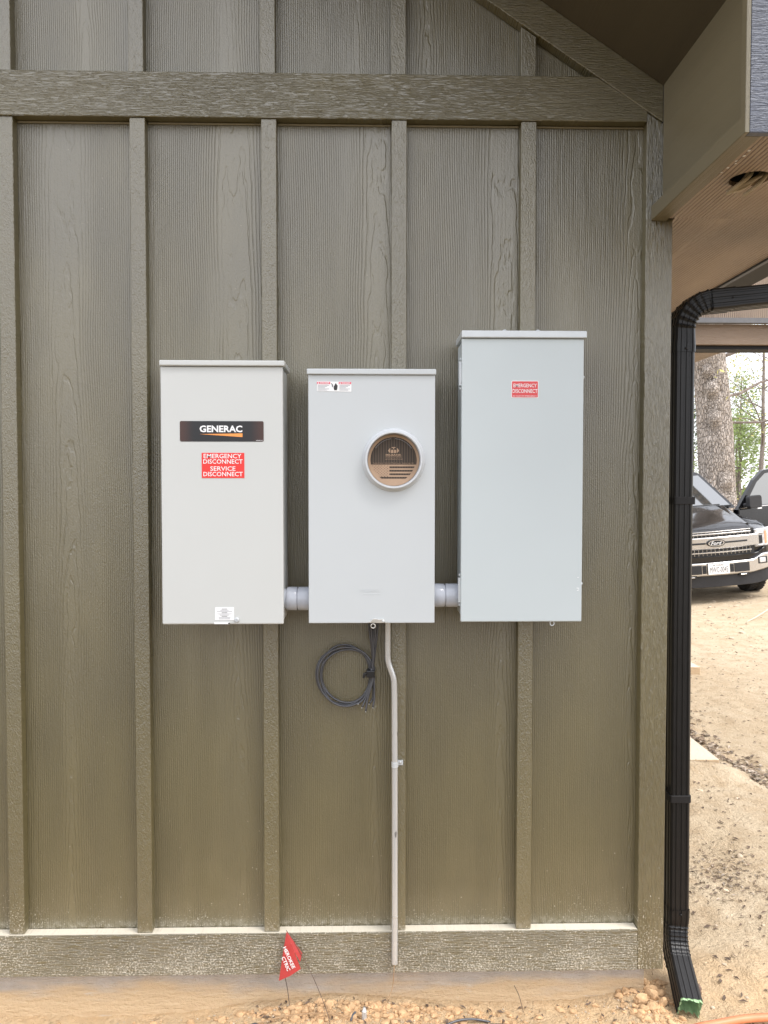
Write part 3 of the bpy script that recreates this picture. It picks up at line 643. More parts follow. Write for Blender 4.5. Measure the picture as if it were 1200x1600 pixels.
blob([(-0.006, 0.0350), (0.006, 0.0350), (0.005, 0.0372), (-0.005, 0.0372)]); blob([(-0.0012, 0.0310), (0.0012, 0.0310), (0.0012, 0.0345), (-0.0012, 0.0345)])
lg.build('emblem', M['card'], disc)
text_part('lettering', 'MILBANK', oc[0] - 0.0225, oc[0] + 0.0225, oc[1] + 0.0125, oc[1] + 0.0175, yD - 0.0013, M['card'], disc, bold=0.02)
text_part('lettering', 'MANUFACTURING', oc[0] - 0.0225, oc[0] + 0.0225, oc[1] + 0.0080, oc[1] + 0.0108, yD - 0.0013, M['card'], disc)
text_part('lettering', 'www.milbankworks.com', oc[0] - 0.024, oc[0] + 0.026, oc[1] + 0.0020, oc[1] + 0.0048, yD - 0.0013, M['card'], disc)
text_part('lettering', 'Family Owned · American Manufacturer · Kansas City, MO', oc[0] - 0.058, oc[0] + 0.058, oc[1] - 0.0105, oc[1] - 0.0072, yD - 0.0013, M['card'], disc)
arcm = MB()
for k in range(34):
    a = R(35 + 110 * k / 33); 
    if 85 < math.degrees(a) < 96: continue
    c_ = (oc[0] + 0.0615 * math.cos(a), oc[1] + 0.0615 * math.sin(a)); arcm.prism([(c_[0] - 0.0011, c_[1] - 0.0008), (c_[0] + 0.0011, c_[1] - 0.0008), (c_[0] + 0.0011, c_[1] + 0.0008), (c_[0] - 0.0011, c_[1] + 0.0008)], yD - 0.0013, yD - 0.0008)
arcm.build('print_line', M['ink'], disc)
dl = plate('danger_sticker', -0.1467, -0.0486, 1.8700, 1.8975, yF, M['lab_white'], mtr, 0.001)
dl.data.transform(Matrix.Rotation(R(0.8), 4, 'Y'))
for a, b_ in ((-0.1462, -0.1085), (-0.0845, -0.0490)):
    MB().box(a, b_, yF - 0.0013, yF - 0.0008, 1.8905, 1.8968).build('danger_band', M['lab_pink'], dl)
    text_part('lettering', 'DANGER', a + 0.009, b_ - 0.003, 1.8918, 1.8955, yF - 0.0018, M['print_white'], dl, bold=0.02)
    MB().prism([(a + 0.002, 1.8917), (a + 0.0068, 1.8917), (a + 0.0044, 1.8957)], yF - 0.0018, yF - 0.0013).build('warning_triangle', M['print_white'], dl)
    for k in range(5):
        z = 1.8875 - k * 0.0033; MB().box(a + 0.002, b_ - 0.003 - (k % 3) * 0.006, yF - 0.0013, yF - 0.0008, z - 0.0011, z).build('print_line', M['ink'], dl)
fg = MB(); fg.prism([(-0.097, 1.8735), (-0.090, 1.8735), (-0.0885, 1.879), (-0.0875, 1.886), (-0.0905, 1.890), (-0.0925, 1.8935), (-0.0950, 1.890), (-0.0985, 1.884), (-0.0985, 1.878)], yF - 0.0013, yF - 0.0008)
fg.prism([(-0.1065, 1.8925), (-0.1025, 1.8865), (-0.1045, 1.8862), (-0.1000, 1.8800), (-0.1015, 1.8868), (-0.0998, 1.8870), (-0.1050, 1.8935)][::-1], yF - 0.0013, yF - 0.0008)
fg.build('hand_pictogram', M['ink_dark'], dl)
text_part('embossing', 'MILBANK', -0.0230, 0.0340, 1.2960, 1.3060, yF, M['grey_a'], mtr, ext=0.0005)
MB().box(-0.014, 0.036, yF - 0.0006, yF + 0.0002, 1.2895, 1.2910).build('embossing', M['grey_a'], mtr, bevel=0.0002, bseg=1)
la = MB(); la.prism([(0.002, 1.2085), (0.045, 1.2085), (0.0475, 1.2125), (0.0455, 1.2185), (0.038, 1.2195), (0.030, 1.2190), (0.018, 1.2215), (0.011, 1.2195), (0.008, 1.2150), (0.002, 1.2115)], yF - 0.005, yF - 0.0005)
lt = la.build('latch', M['steel'], mtr, bevel=0.001)
MB().lathe_y([(0.0035, yF - 0.0045), (0.0035, yF - 0.007), (0.002, yF - 0.008)], (0.0425, 1.2135), 14).build('rivet', M['lidm'], lt)
lo = MB(); lo.tube([(0.0135 + 0.0062 * math.cos(a), yF - 0.002, 1.1995 + 0.0062 * math.sin(a)) for a in np.linspace(0, 2 * math.pi, 21)], 0.0016, 6, caps=False); lo.build('seal_loop', M['steel'], lt, smooth=True)
# right: tall disconnect box
yF = -0.172
dsc = thing('disconnect_box', 'tall cool grey steel disconnect box with a small red sticker, right of the three', 'electrical box', (0.44, -0.034, 1.21))
MB().box(0.2705, 0.6130, yF + 0.016, -0.034, 1.222, 2.0200).build('body', M['grey_b'], dsc, bevel=0.003)
MB().box(0.2655, 0.6155, yF, yF + 0.0155, 1.2105, 2.0215).build('door', M['grey_b'], dsc, bevel=0.003, bseg=3)
MB().prism([(0.2640, 2.0222), (0.6212, 2.0222), (0.6212, 2.0425), (0.2640, 2.0425)], yF - 0.009, -0.034).build('lid', M['lidm'], dsc, bevel=0.0025)
pl = plate('warning_sticker', 0.4075, 0.4852, 1.8530, 1.9018, yF, M['lab_white'], dsc, 0.003)
rp = MB().prism(rrect(0.4092, 0.4835, 1.8546, 1.9002, 0.002, 3), yF - 0.0012, yF - 0.0007).build('red_field', M['lab_red2'], pl)
text_part('lettering', 'EMERGENCY', 0.4135, 0.4800, 1.8830, 1.8935, yF - 0.0017, M['print_white'], pl, bold=0.006)
text_part('lettering', 'DISCONNECT', 0.4110, 0.4820, 1.8672, 1.8780, yF - 0.0017, M['print_white'], pl, bold=0.006)
text_part('lettering', 'IN CASE OF EMERGENCY', 0.4120, 0.4810, 1.8565, 1.8600, yF - 0.0017, M['print_white'], pl)
for z0, z1 in ((1.885, 1.965), (1.262, 1.345)):
    h = MB(); h.box(0.2632, 0.2652, yF + 0.004, yF + 0.040, z0 + 0.012, z1 - 0.030); h.tube([(0.2630, yF + 0.010, z0 + 0.004), (0.2630, yF + 0.010, z1 - 0.008)], 0.0042, 8)
    hg = h.build('hinge', M['lidm'], dsc, smooth='auto')
    for zz in (z0 - 0.004, z0 + 0.016, z1 - 0.016, z1): MB().box(0.2612, 0.2654, yF + 0.012, yF + 0.019, zz - 0.003, zz + 0.003).build('hinge_screw', M['lidm'], hg, bevel=0.001)
for x in (0.388, 0.484):
    MB().loft([[(x + r * math.cos(2 * math.pi * k / 10), yF + 0.005 + r * math.sin(2 * math.pi * k / 10), z) for k in range(10)] for r, z in ((0.006, 2.0425), (0.006, 2.0450), (0.003, 2.0475))]).build('lid_screw', M['lidm'], dsc)
for z in (1.914, 1.319): MB().tube([(0.6150, yF + 0.012, z), (0.6195, yF + 0.012, z)], 0.0042, 8).build('side_screw', M['lidm'], dsc)
MB().tube([(0.529 + 0.006 * math.cos(a) + 0.003, yF + 0.010, 1.2040 + 0.0065 * math.sin(a)) for a in np.linspace(0, 2 * math.pi, 17)], 0.0018, 6, caps=False).build('seal_hook', M['lidm'], dsc, smooth=True)
for (x, z, w_) in ((0.602, 1.338, .004), (0.600, 1.307, .006), (0.604, 1.304, .003), (0.601, 1.300, .005)): MB().box(x, x + w_, yF - 0.0006, yF + 0.0002, z, z + 0.0015).build('scuff', M['lab_white'], dsc)

# conduit nipples joining the boxes
def nipple(x0, x1, z, label, tilt):
    t = thing('conduit_nipple', label, 'conduit', ((x0 + x1) / 2, -0.105, z), 'grey conduit nipples between the boxes')
    xm = (x0 + x1) / 2
    def cyl(name, prof, mat):
        MB().loft([[(x, -0.105 + r * math.cos(2 * math.pi * k / 40), z + tilt * (x - xm) + r * math.sin(2 * math.pi * k / 40)) for k in range(40)] for x, r in prof]).build(name, mat, t, smooth='auto')
    cyl('coupling', [(x0 + 0.003, 0.0310), (x0 + 0.003, 0.0340), (x0 + 0.005, 0.0348), (xm - 0.005, 0.0348), (xm - 0.0035, 0.0338), (xm - 0.0035, 0.0310)], M['pvc'])
    cyl('pipe', [(x0 - 0.006, 0.0300), (x1 + 0.006, 0.0300)], M['pvc'])
    cyl('coupling', [(xm - 0.0005, 0.0310), (xm - 0.0005, 0.0340), (xm + 0.001, 0.0348), (x1 - 0.003, 0.0348), (x1 - 0.001, 0.034), (x1 - 0.001, 0.031)], M['pvc'])
nipple(-0.2415, -0.1700, 1.2695, 'grey plastic conduit nipple between the cream box and the meter box', 0.0)
nipple(0.1890, 0.2665, 1.2785, 'grey plastic conduit nipple between the meter box and the tall box', 0.0)

# ------------------------------------------------------------------ conduit, cable coil
cd = thing('metal_conduit', 'thin galvanised conduit running down from the meter box with an offset bend', 'conduit', (0.08, -0.05, 0.133))
yc = -0.052
pts = [(0.0588, yc, 1.2105), (0.0588, yc, 1.12), (0.0588, yc, 1.085)] + [(0.0588 + 0.0195 * (0.5 - 0.5 * math.cos(math.pi * t)), yc, 1.085 - 0.085 * t) for t in np.linspace(0.1, 1, 10)] + [(0.0792, yc, 0.96), (0.0805, yc, 0.76), (0.0812, yc, 0.282)]
MB().tube(pts, 0.0090, 16).build('pipe', M['emt'], cd, smooth='auto')
MB().tube([(0.0812, yc, 0.283), (0.0812, yc, 0.2805)], 0.0097, 16).build('joint_ring', M['steel'], cd, smooth='auto')
MB().tube([(0.0812, yc, 0.281), (0.0808, yc, 0.1345)], 0.0094, 16).build('pipe', M['emt'], cd, smooth='auto')
s_ = MB(); s_.tube([(0.0806, yc, 0.7455), (0.0806, yc, 0.7610)], 0.0104, 16); s_.box(0.0895, 0.1065, -0.0375, -0.0355, 0.7455, 0.7610)
sp = s_.build('strap', M['lidm'], cd, smooth='auto')
MB().lathe_y([(0.0035, -0.0376), (0.0035, -0.0395), (0.0015, -0.040)], (0.0985, 0.7535), 10).build('screw', M['emt'], sp)

cc = thing('cable_coil', 'coil of thin black cables zip tied below the meter box', 'cable', (-0.069, -0.05, 0.92))
rr = random.Random(11)
for k in range(5):
    c0 = Vector((-0.069 + rr.uniform(-.002, .002), 0, 1.0205 + rr.uniform(-.003, .003))); rx = (0.074, 0.080, 0.086, 0.090, 0.077)[k]; rz = (0.086, 0.082, 0.091, 0.087, 0.094)[k]; yy = -0.020 - 0.006 * (k % 3)
    P = [(-0.002 + 0.0085 * k, -0.06 - 0.004 * (k % 2), 1.2105), (0.004 + 0.0055 * k, -0.045 - 0.004 * (k % 2), 1.15), (0.0125 + 0.0015 * k, yy - 0.006, 1.08), (0.0105, yy - 0.004, 1.03)]
    for a in np.linspace(-8, -352, 30):
        P.append((c0.x + rx * math.cos(R(a)), yy - 0.003 * math.sin(R(a * 1.5)) , c0.z + rz * math.sin(R(a)) + 0.004 * math.sin(R(2 * a + 40 * k))))
    P += [(0.0065 + 0.001 * k, yy - 0.008, 1.045), (0.0105 + 0.0015 * k, yy - 0.01, 1.01), (0.002 + 0.004 * k - 0.012 * (k < 3), yy - 0.01, 0.955), (-0.030 + 0.011 * k, yy - 0.012, 0.935 - 0.010 * (k % 3))]
    cb = MB().tube(smooth_path(P, 3), 0.0031, 7).build('cable', M['black_plastic'], cc, smooth=True)
    e = Vector(P[-1]); d_ = (e - Vector(P[-2])).normalized(); MB().tube([e - d_ * 0.0005, e + d_ * 0.003], 0.0016, 6).build('wire_end', M['lidm'], cb)
zt = MB(); zt.box(-0.006, 0.0195, -0.048, -0.014, 1.018, 1.040); z1 = zt.build('tie_wrap', M['lab_black'], cc, bevel=0.003)
MB().prism([(-0.018, 1.016), (-0.012, 1.016), (-0.004, 1.030), (-0.008, 1.034), (-0.017, 1.028)], -0.046, -0.030).build('tie_wrap', M['lab_black'], cc, bevel=0.002)

# loose cable in the soffit opening
lc = thing('loose_cable', 'beige cable looped out of the round opening in the brown soffit', 'cable', (1.0, -0.345, 2.41))
for k, (ax, ay, dp, rx, ry) in enumerate(((0.978, -0.335, 0.030, .028, .030), (1.015, -0.350, 0.042, .030, .012), (1.005, -0.325, 0.022, .038, .026))):
    P = [(ax + rx * math.cos(a), ay + ry * math.sin(a), 2.435 - (dp + 0.028) * math.sin(a / 2) ** 1.2) for a in np.linspace(0.05, 2 * math.pi - 0.05, 22)]
    MB().tube(P, 0.0055, 7).build('cable', M['beige'], lc, smooth=True)

# ------------------------------------------------------------------ utility flag, wires, rod, hose
uf = thing('utility_flag', 'red utility marker flag on a thin wire leaning at the base board', 'flag', (-0.124, -0.12, 0))
yf = -0.062
def cloth(P, name):
    b = MB(); n = b.addv(P); k = len(P); m_ = b.addv([(p[0], p[1] + 0.0006, p[2]) for p in P])
    b.f.append(tuple(range(n, n + k))); b.f.append(tuple(range(m_ + k - 1, m_ - 1, -1)))
    for i in range(k): j = (i + 1) % k; b.f.append((n + i, m_ + i, m_ + j, n + j))
    return b.build(name, M['flag'], uf)
f1 = cloth([(-0.2720, yf - 0.012, 0.0975), (-0.2380, yf - 0.014, 0.1135), (-0.2055, yf - 0.010, 0.1330), (-0.2260, yf - 0.004, 0.1830), (-0.2500, yf + 0.004, 0.2400), (-0.2590, yf - 0.002, 0.1850)], 'flag_face')
cloth([(-0.2500, yf + 0.0046, 0.2415), (-0.2255, yf - 0.0034, 0.1820), (-0.2080, yf - 0.003, 0.1500), (-0.2020, yf + 0.004, 0.1720)], 'flag_fold')
def slant(txt, p0, p1, h, off):
    dx, dz = p1[0] - p0[0], p1[1] - p0[1]; L_ = math.hypot(dx, dz); a = math.atan2(dz, dx); c_ = ((p0[0] + p1[0]) / 2, (p0[1] + p1[1]) / 2)
    text_part('lettering', txt, c_[0] - L_ / 2, c_[0] + L_ / 2, c_[1] - h / 2, c_[1] + h / 2, yf - off, M['print_white'], f1, bold=0.02, rot=a)
slant('HEROKEE', (-0.2545, 0.2045), (-0.2260, 0.1380), 0.0110, 0.0152)
slant('CTRIC', (-0.2590, 0.1740), (-0.2410, 0.1310), 0.0110, 0.0152)
MB().tube(smooth_path([(-0.2505, yf + 0.006, 0.243), (-0.203, yf - 0.0, 0.168), (-0.165, yf - 0.03, 0.115), (-0.120, yf - 0.075, 0.035), (-0.108, yf - 0.09, -0.03)], 4), 0.0011, 5).build('wire_stake', M['twig'], uf)
def wire(name, label, cat, P, r, mat, grp=None):
    o = MB().tube(smooth_path(P, 6), r, 7).build(name, M[mat], None, smooth=True); return tag(o, label, cat, grp)
def gp(x, y, dz=0.0): return (x, y, float(gz(x, y)) + dz)
wire('ground_wire', 'bare copper wire coming out of the conduit end into the soil', 'wire', [(0.0808, -0.052, 0.16), (0.0800, -0.052, 0.128), (0.0745, -0.056, 0.065), (0.060, -0.068, 0.035), (0.040, -0.085, 0.012), (0.025, -0.10, -0.02), (0.018, -0.115, -0.05)], 0.0013, 'copper')
wire('copper_wire', 'tan wire lying in an arc over the clods at the wall base', 'wire', [gp(-0.40, -0.13, .005), gp(-0.30, -0.105, .014), gp(-0.20, -0.100, .016), gp(-0.10, -0.110, .012), gp(-0.02, -0.125, .002), gp(0.02, -0.14, -.01)], 0.0018, 'copper')
wire('black_cable', 'short black cable end poking from the soil left of the rod', 'cable', [(-0.052, -0.125, 0.006), (-0.047, -0.115, 0.016), (-0.038, -0.108, 0.022), (-0.066, -0.085, 0.040)][:3], 0.0034, 'black_plastic')
wire('black_cable', 'upper black cable looping over the soil right of the conduit', 'cable', [gp(0.19, -0.17, -.01), gp(0.225, -0.13, .008), gp(0.27, -0.108, .014), gp(0.32, -0.098, .012), gp(0.37, -0.095, .002)], 0.0036, 'black_plastic', 'black cables along the footing')
wire('black_cable', 'lower black cable lying beside the upper one on the soil', 'cable', [gp(0.28, -0.135, -.004), gp(0.33, -0.122, .010), gp(0.40, -0.118, .012), gp(0.47, -0.124, .008), gp(0.54, -0.135, -.006)], 0.0036, 'black_plastic', 'black cables along the footing')
wire('black_cable', 'thin black cable half buried under the marker flag', 'cable', [gp(-0.40, -0.15, .0), gp(-0.35, -0.115, .012), gp(-0.33, -0.12, .014), gp(-0.30, -0.14, .006)], 0.0036, 'black_plastic')
rod = thing('ground_rod', 'silver ground rod stub sticking up from the clay clods', 'ground rod', (-0.012, -0.115, -0.1))
MB().tube([(-0.012, -0.115, -0.1), (-0.012, -0.115, 0.030)], 0.0078, 14).build('rod', M['emt'], rod, smooth='auto')
MB().tube([(-0.012, -0.115, 0.030), (-0.012, -0.115, 0.036), (-0.012, -0.115, 0.042)], [0.0085, 0.0055, 0.003], 12).build('rod_tip', M['steel'], rod, smooth='auto')
wire('orange_tube', 'orange flexible tube lying on the sand below the downspout mouth', 'tube', [gp(0.86, -0.235, .012), gp(0.95, -0.190, .020), gp(1.03, -0.165, .022), gp(1.12, -0.150, .022), gp(1.22, -0.135, .022), gp(1.45, -0.11, .02), gp(1.9, -0.10, .02)], 0.0115, 'orange')
wire('string', 'pale string stretched over the dirt in front of the truck', 'string', [gp(4.55, 6.75, .01), gp(4.8, 7.0, .035), gp(5.4, 7.75, .045), gp(6.0, 8.4, .05), gp(7.2, 9.3, .05)], 0.006, 'string')

# clods, pebbles, litter
ICO = None
def ico(sub):
    bm = bmesh.new(); bmesh.ops.create_icosphere(bm, subdivisions=sub, radius=1.0); bm.verts.ensure_lookup_table()
    V = np.array([v.co[:] for v in bm.verts]); F = np.array([[v.index for v in f.verts] for f in bm.faces]); bm.free(); return V, F
def scatter(name, mat, spots, sub=2, lump=0.3, smooth=True):
    V, F = ico(sub); vs, fs = [], []; off = 0; rs = np.random.RandomState(5)
    for (x, y, z, r, sq) in spots:
        ph = rs.rand(3) * 10; A = rs.randn(3, 3); Q, _ = np.linalg.qr(A); sc = np.array([1, rs.uniform(.65, 1), sq])
        if sub == 2:
            N_ = rs.randn(11, 3); N_ /= np.linalg.norm(N_, axis=1)[:, None]; D_ = rs.uniform(.55, 1.0, 11)
            k = np.minimum(1.15, (D_[None] / np.maximum(V @ N_.T, 0.05)).min(1)) * (1 + 0.10 * rs.randn(len(V)) * 0.5)
        elif sub == 3: k = 1 + lump * np.array([mnoise.noise(Vector(v * 1.6 + ph)) for v in V])
        else: k = 1 + lump * (rs.rand(len(V)) - .5)
        W = ((V * k[:, None]) @ Q.T) * sc * r + np.array([x, y, z]); vs.append(W); fs.append(F + off); off += len(V)
    me = bpy.data.meshes.new(name); me.from_pydata(np.concatenate(vs).tolist(), [], np.concatenate(fs).tolist())
    if smooth: me.polygons.foreach_set('use_smooth', [True] * len(me.polygons)); me.update(); me.set_sharp_from_angle(angle=R(32))
    me.materials.append(M[mat]); o = bpy.data.objects.new(name, me); COL.objects.link(o); o['kind'] = 'stuff'; return o
rs = np.random.RandomState(8); sp = []
for _ in range(1700):
    u = rs.rand()
    if u < 0.62: x = rs.normal(-0.03, 0.21); y = -0.035 - abs(rs.normal(0, 0.065))
    elif u < 0.82: x = rs.uniform(0.78, 0.95); y = rs.uniform(-0.16, 0.05)
    else: x = rs.uniform(-1.1, 0.95); y = -0.03 - abs(rs.normal(0, 0.07))
    if 0.86 < x and y > -0.03 and x < 0.874: continue
    r = min(0.0015 + rs.exponential(0.0034), 0.015); sp.append((x, y, float(gz(x, y)) + r * 0.15, r, rs.uniform(.5, .9)))
for (x, y, r) in ((0.845, -0.07, .022), (0.885, -0.035, .024), (0.905, -0.075, .020), (0.862, -0.10, .016), (0.92, -0.02, .018), (-0.05, -0.06, .016), (0.10, -0.08, .017), (-0.19, -0.075, .013), (0.03, -0.05, .012), (0.895, 0.0, .02)):
    sp.append((x, y, float(gz(x, y)) + r * 0.4, r, .8))
scatter('soil_clods', 'clod', sp, 2, 0.5)
sp = []
for _ in range(1500):
    x = 0.95 + abs(rs.normal(0, 1.6)); y = rs.uniform(-0.3, 9)
    if y > 1.85 and x < 2.0: continue
    r = min(0.002 + rs.exponential(0.004), 0.022) * (1 + y * 0.12); sp.append((x + y * 0.3, y, float(gz(x + y * 0.3, y)) + r * 0.2, r, .6))
for _ in range(260):
    x = rs.uniform(-0.8, 0.9); y = -0.03 - abs(rs.normal(0, .08)); r = rs.uniform(.0012, .004); sp.append((x, y, float(gz(x, y)) + r * .4, r, .7))
scatter('pebbles', 'pebble', sp, 1, 0.5)
o = scatter('rock', 'stone', [(0, 0, 0, 0.021, .85)], 3, 0.35); o.location = (1.035, -0.005, float(gz(1.035, -0.005)) + 0.012); del o['kind']; tag(o, 'round brown rock on the sand right beside the downspout elbow', 'rock')
def litter(name, mat, n, fn, smin, smax, seed):
    r = random.Random(seed); b = MB()
    for _ in range(n):
        x, y = fn(r); z = float(gz(x, y)) + 0.003; s = r.uniform(smin, smax); a = r.uniform(0, 6.28); w_ = s * r.uniform(.18, .5); t1, t2 = r.uniform(-.1, .16) * s, r.uniform(-.1, .16) * s
        c_, s_ = math.cos(a), math.sin(a)
        def q(u, v, h): return (x + u * c_ - v * s_, y + u * s_ + v * c_, z + max(h, 0))
        n0 = b.addv([q(-s / 2, 0, t1), q(0, -w_ / 2, 0.2 * s), q(s / 2, 0, t2), q(0, w_ / 2, 0.1 * s)]); b.f += [(n0, n0 + 1, n0 + 2), (n0, n0 + 2, n0 + 3)]
    return b.build(name, M[mat], None, origin=(0, 0, 0), kind='stuff')
def near_slab(r): t = r.random(); y = 1.75 + 1.6 * t; return 2.0 + abs(r.gauss(0, 0.10 + .05 * t)) + (0.12 if t < .2 else 0), y + r.gauss(0, .05)
litter('leaf_litter', 'litter', 620, near_slab, 0.02, 0.055, 2); litter('leaf_litter', 'litter2', 420, near_slab, 0.02, 0.05, 3)
def patches(r):
    cxy = [(1.50, 0.72, .09), (1.52, 0.86, .10), (1.42, 0.70, .12), (2.9, 2.6, .5), (3.6, 3.6, .7), (2.6, 3.9, .5), (4.6, 5.6, .9), (4.0, 6.6, .9), (3.3, 5.0, .6)]
    c_ = r.choice(cxy); return max(1.08, c_[0] + r.gauss(0, c_[2])), c_[1] + r.gauss(0, c_[2])
litter('leaf_litter', 'litter', 900, patches, 0.006, 0.026, 4); litter('leaf_litter', 'litter2', 500, patches, 0.006, 0.024, 5)
def yard(r): y = r.uniform(-.3, 10); return 1.1 + y * .25 + abs(r.gauss(0, 1.0)) * (0.3 + .25 * y), y
litter('twigs', 'twig', 1500, yard, 0.006, 0.032, 6)
def foot(r): return r.uniform(-.35, .95), -0.02 - abs(r.gauss(0, .07))
litter('twigs', 'twig', 130, foot, 0.006, 0.025, 7)
wire('dry_stick', 'thin dry stick leaning on the footing under the marker flag', 'stick', [(-0.258, -0.025, 0.075), (-0.250, -0.035, 0.045), (-0.242, -0.05, 0.005)], 0.0013, 'twig')
wire('dry_stick', 'dry plant stem leaning over the clods right of the black cables', 'stick', [(0.455, -0.03, 0.045), (0.468, -0.045, 0.02), (0.478, -0.06, -0.02)], 0.0011, 'twig')

# ------------------------------------------------------------------ pickup truck
tr = thing('pickup_truck', 'black pickup truck with silver grille and driver door open on the dirt yard', 'pickup truck', (TRUCK.x, TRUCK.y, 0), local=True)
tr.rotation_euler = (0, -TROLL, R(-3)); tr.location = (TRUCK.x, TRUCK.y, -TROLL * 0.9 + 0.0)
def yb(x): x = abs(x); return 0.20 * x * x + 1.6 * max(0, x - 0.70) ** 2
def cbar(name, x0, x1, z0, z1, yo, th, mat, parent, n=None, zc=None, bev=0.006):
    n = n or max(2, int((x1 - x0) / 0.07)); rings = []
    for k in range(n + 1):
        x = x0 + (x1 - x0) * k / n; y = yo + yb(x); dz0, dz1 = zc(x) if zc else (0, 0)
        rings.append([(x, y, z0 + dz0), (x, y, z1 + dz1), (x, y + th, z1 + dz1), (x, y + th, z0 + dz0)])
    return MB().loft(rings).build(name, M[mat], parent, bevel=bev, bseg=1, origin=((x0 + x1) / 2, yo, z0))
def body_ring(y, zt, zs, zw, zb, w_, front):
    half = [(0, zt), (0.30, zt + 0.005), (0.52, zt + 0.012), (0.60, zt - 0.012), (w_ * 0.86, zs + 0.03), (w_ * 0.965, zs - 0.03), (w_, zw), (w_ * 0.99, zb), (w_ * 0.8, zb - 0.001), (0, zb - 0.001)]
    full = half + [(-x, z) for x, z in half[1:-1]][::-1]
    return [(x, y + front * yb(x), z) for x, z in full]
ST = [(0.10, 1.035, 0.96, 0.80, 0.62, 0.95, 1), (0.16, 1.075, 0.985, 0.80, 0.62, 0.965, 1), (0.45, 1.15, 1.04, 0.85, 0.62, 0.985, .5), (0.54, 1.165, 1.06, 0.88, 0.62, 0.99, .25), (0.58, 1.175, 1.07, 0.92, 0.86, 0.995, .1), (0.95, 1.25, 1.11, 0.96, 0.90, 1.0, 0), (1.34, 1.33, 1.15, 0.96, 0.86, 1.0, 0), (1.38, 1.33, 1.15, 0.95, 0.42, 1.0, 0), (1.55, 1.28, 1.17, 0.95, 0.42, 1.0, 0), (3.9, 1.28, 1.20, 0.95, 0.42, 1.0, 0), (4.2, 1.28, 1.20, 0.96, 0.42, 1.0, 0), (4.24, 1.28, 1.20, 0.98, 0.84, 1.0, 0), (4.62, 1.28, 1.20, 0.98, 0.90, 1.0, 0), (5.0, 1.28, 1.20, 0.98, 0.84, 1.0, 0), (5.04, 1.28, 1.20, 0.96, 0.50, 1.0, 0), (5.85, 1.28, 1.20, 0.96, 0.55, 0.98, 0)]
MB().loft([body_ring(*s_) for s_ in ST]).build('body', M['carpaint'], tr, smooth='auto', origin=(0, 2.9, 0.4))
# hood ridges
for sx in (-1, 1): MB().loft([[(sx * 0.50, 0.25, 1.10), (sx * 0.56, 0.25, 1.105), (sx * 0.60, 0.25, 1.085)], [(sx * 0.53, 0.8, 1.228), (sx * 0.58, 0.8, 1.238), (sx * 0.63, 0.8, 1.21)], [(sx * 0.58, 1.3, 1.328), (sx * 0.64, 1.3, 1.335), (sx * 0.69, 1.3, 1.30)]]).build('hood_ridge', M['carpaint'], tr, smooth='auto')
# cab
def cab_ring(y, z, w_): return [(-w_, y, z), (w_, y, z)]
cab = MB()
base = [(-0.90, 1.42, 1.27), (0.90, 1.42, 1.27), (0.93, 2.2, 1.25), (0.93, 3.85, 1.25), (0.86, 3.95, 1.25), (-0.86, 3.95, 1.25), (-0.93, 3.85, 1.25), (-0.93, 2.2, 1.25)]
topp = [(-0.66, 2.22, 1.84), (0.66, 2.22, 1.84), (0.70, 2.4, 1.86), (0.70, 3.6, 1.87), (0.62, 3.75, 1.83), (-0.62, 3.75, 1.83), (-0.70, 3.6, 1.87), (-0.70, 2.4, 1.86)]
roof_ = [(x * 0.8, 3.0 + (y - 3.0) * 0.85, 1.925) for x, y, z in topp]
cab.loft([base, topp, roof_]); cab.build('cab', M['carpaint'], tr, smooth='auto')
def pane(name, q, th=0.012):
    a, b_, c_, d_ = [Vector(p) for p in q]; nn = (b_ - a).cross(d_ - a).normalized()
    b = MB(); b.loft([[p + nn * 0.002 for p in (a, b_, c_, d_)], [p + nn * th for p in (a, b_, c_, d_)]]); return b.build(name, M['glass'], tr)
pane('windshield', [(-0.83, 1.46, 1.30), (0.83, 1.46, 1.30), (0.61, 2.18, 1.815), (-0.61, 2.18, 1.815)])
for y0, y1, y2, y3 in ((2.0, 2.75, 2.75, 2.42), (2.83, 3.7, 3.5, 2.83)):
    pane('side_window', [(-0.9, y1, 1.30), (-0.9, y0, 1.30), (-0.715, y3, 1.82), (-0.715, y2, 1.82)])
pane('side_window', [(0.9, 2.83, 1.30), (0.9, 3.7, 1.30), (0.715, 3.5, 1.82), (0.715, 2.83, 1.82)])
MB().prism([(-0.8, 1.30), (0.8, 1.30), (0.8, 1.325), (-0.8, 1.335)], 1.36, 1.45).build('cowl', M['grille_black'], tr)
for sx in (-0.35, 0.30): MB().tube([(sx - 0.30, 1.44, 1.335), (sx, 1.455, 1.345), (sx + 0.36, 1.47, 1.34)], 0.012, 6).build('wiper', M['grille_black'], tr)
# grille and bumper
gr = cbar('grille', -0.60, 0.60, 0.665, 1.045, 0.085, 0.04, 'grille_black', tr)
MBf = lambda x: (0, 0)
cb_ = cbar('silver_bar', -0.66, 0.66, 0.785, 0.955, 0.03, 0.05, 'chrome', gr, bev=0.012)
for x0, x1 in ((-0.47, -0.14), (0.14, 0.47)): cbar('bar_slot', x0, x1, 0.858, 0.886, 0.024, 0.02, 'grille_black', gr)
for z0, hw in ((0.988, 0.54), (0.722, 0.54)): cbar('silver_bar', -hw, hw, z0, z0 + 0.020, 0.05, 0.03, 'chrome', gr, bev=0.004)
cbar('silver_bar', -0.55, 0.55, 1.022, 1.036, 0.075, 0.02, 'chrome', gr, bev=0.003)
tb = MB()
for k in range(-9, 10):
    x = k * 0.058
    for z0, z1 in ((0.958, 0.986), (1.010, 1.021), (0.744, 0.783), (0.690, 0.720)): tb.box(x - 0.0028, x + 0.0028, 0.07 + yb(x), 0.088 + yb(x), z0, z1)
tb.build('grille_mesh', M['chrome'], gr)
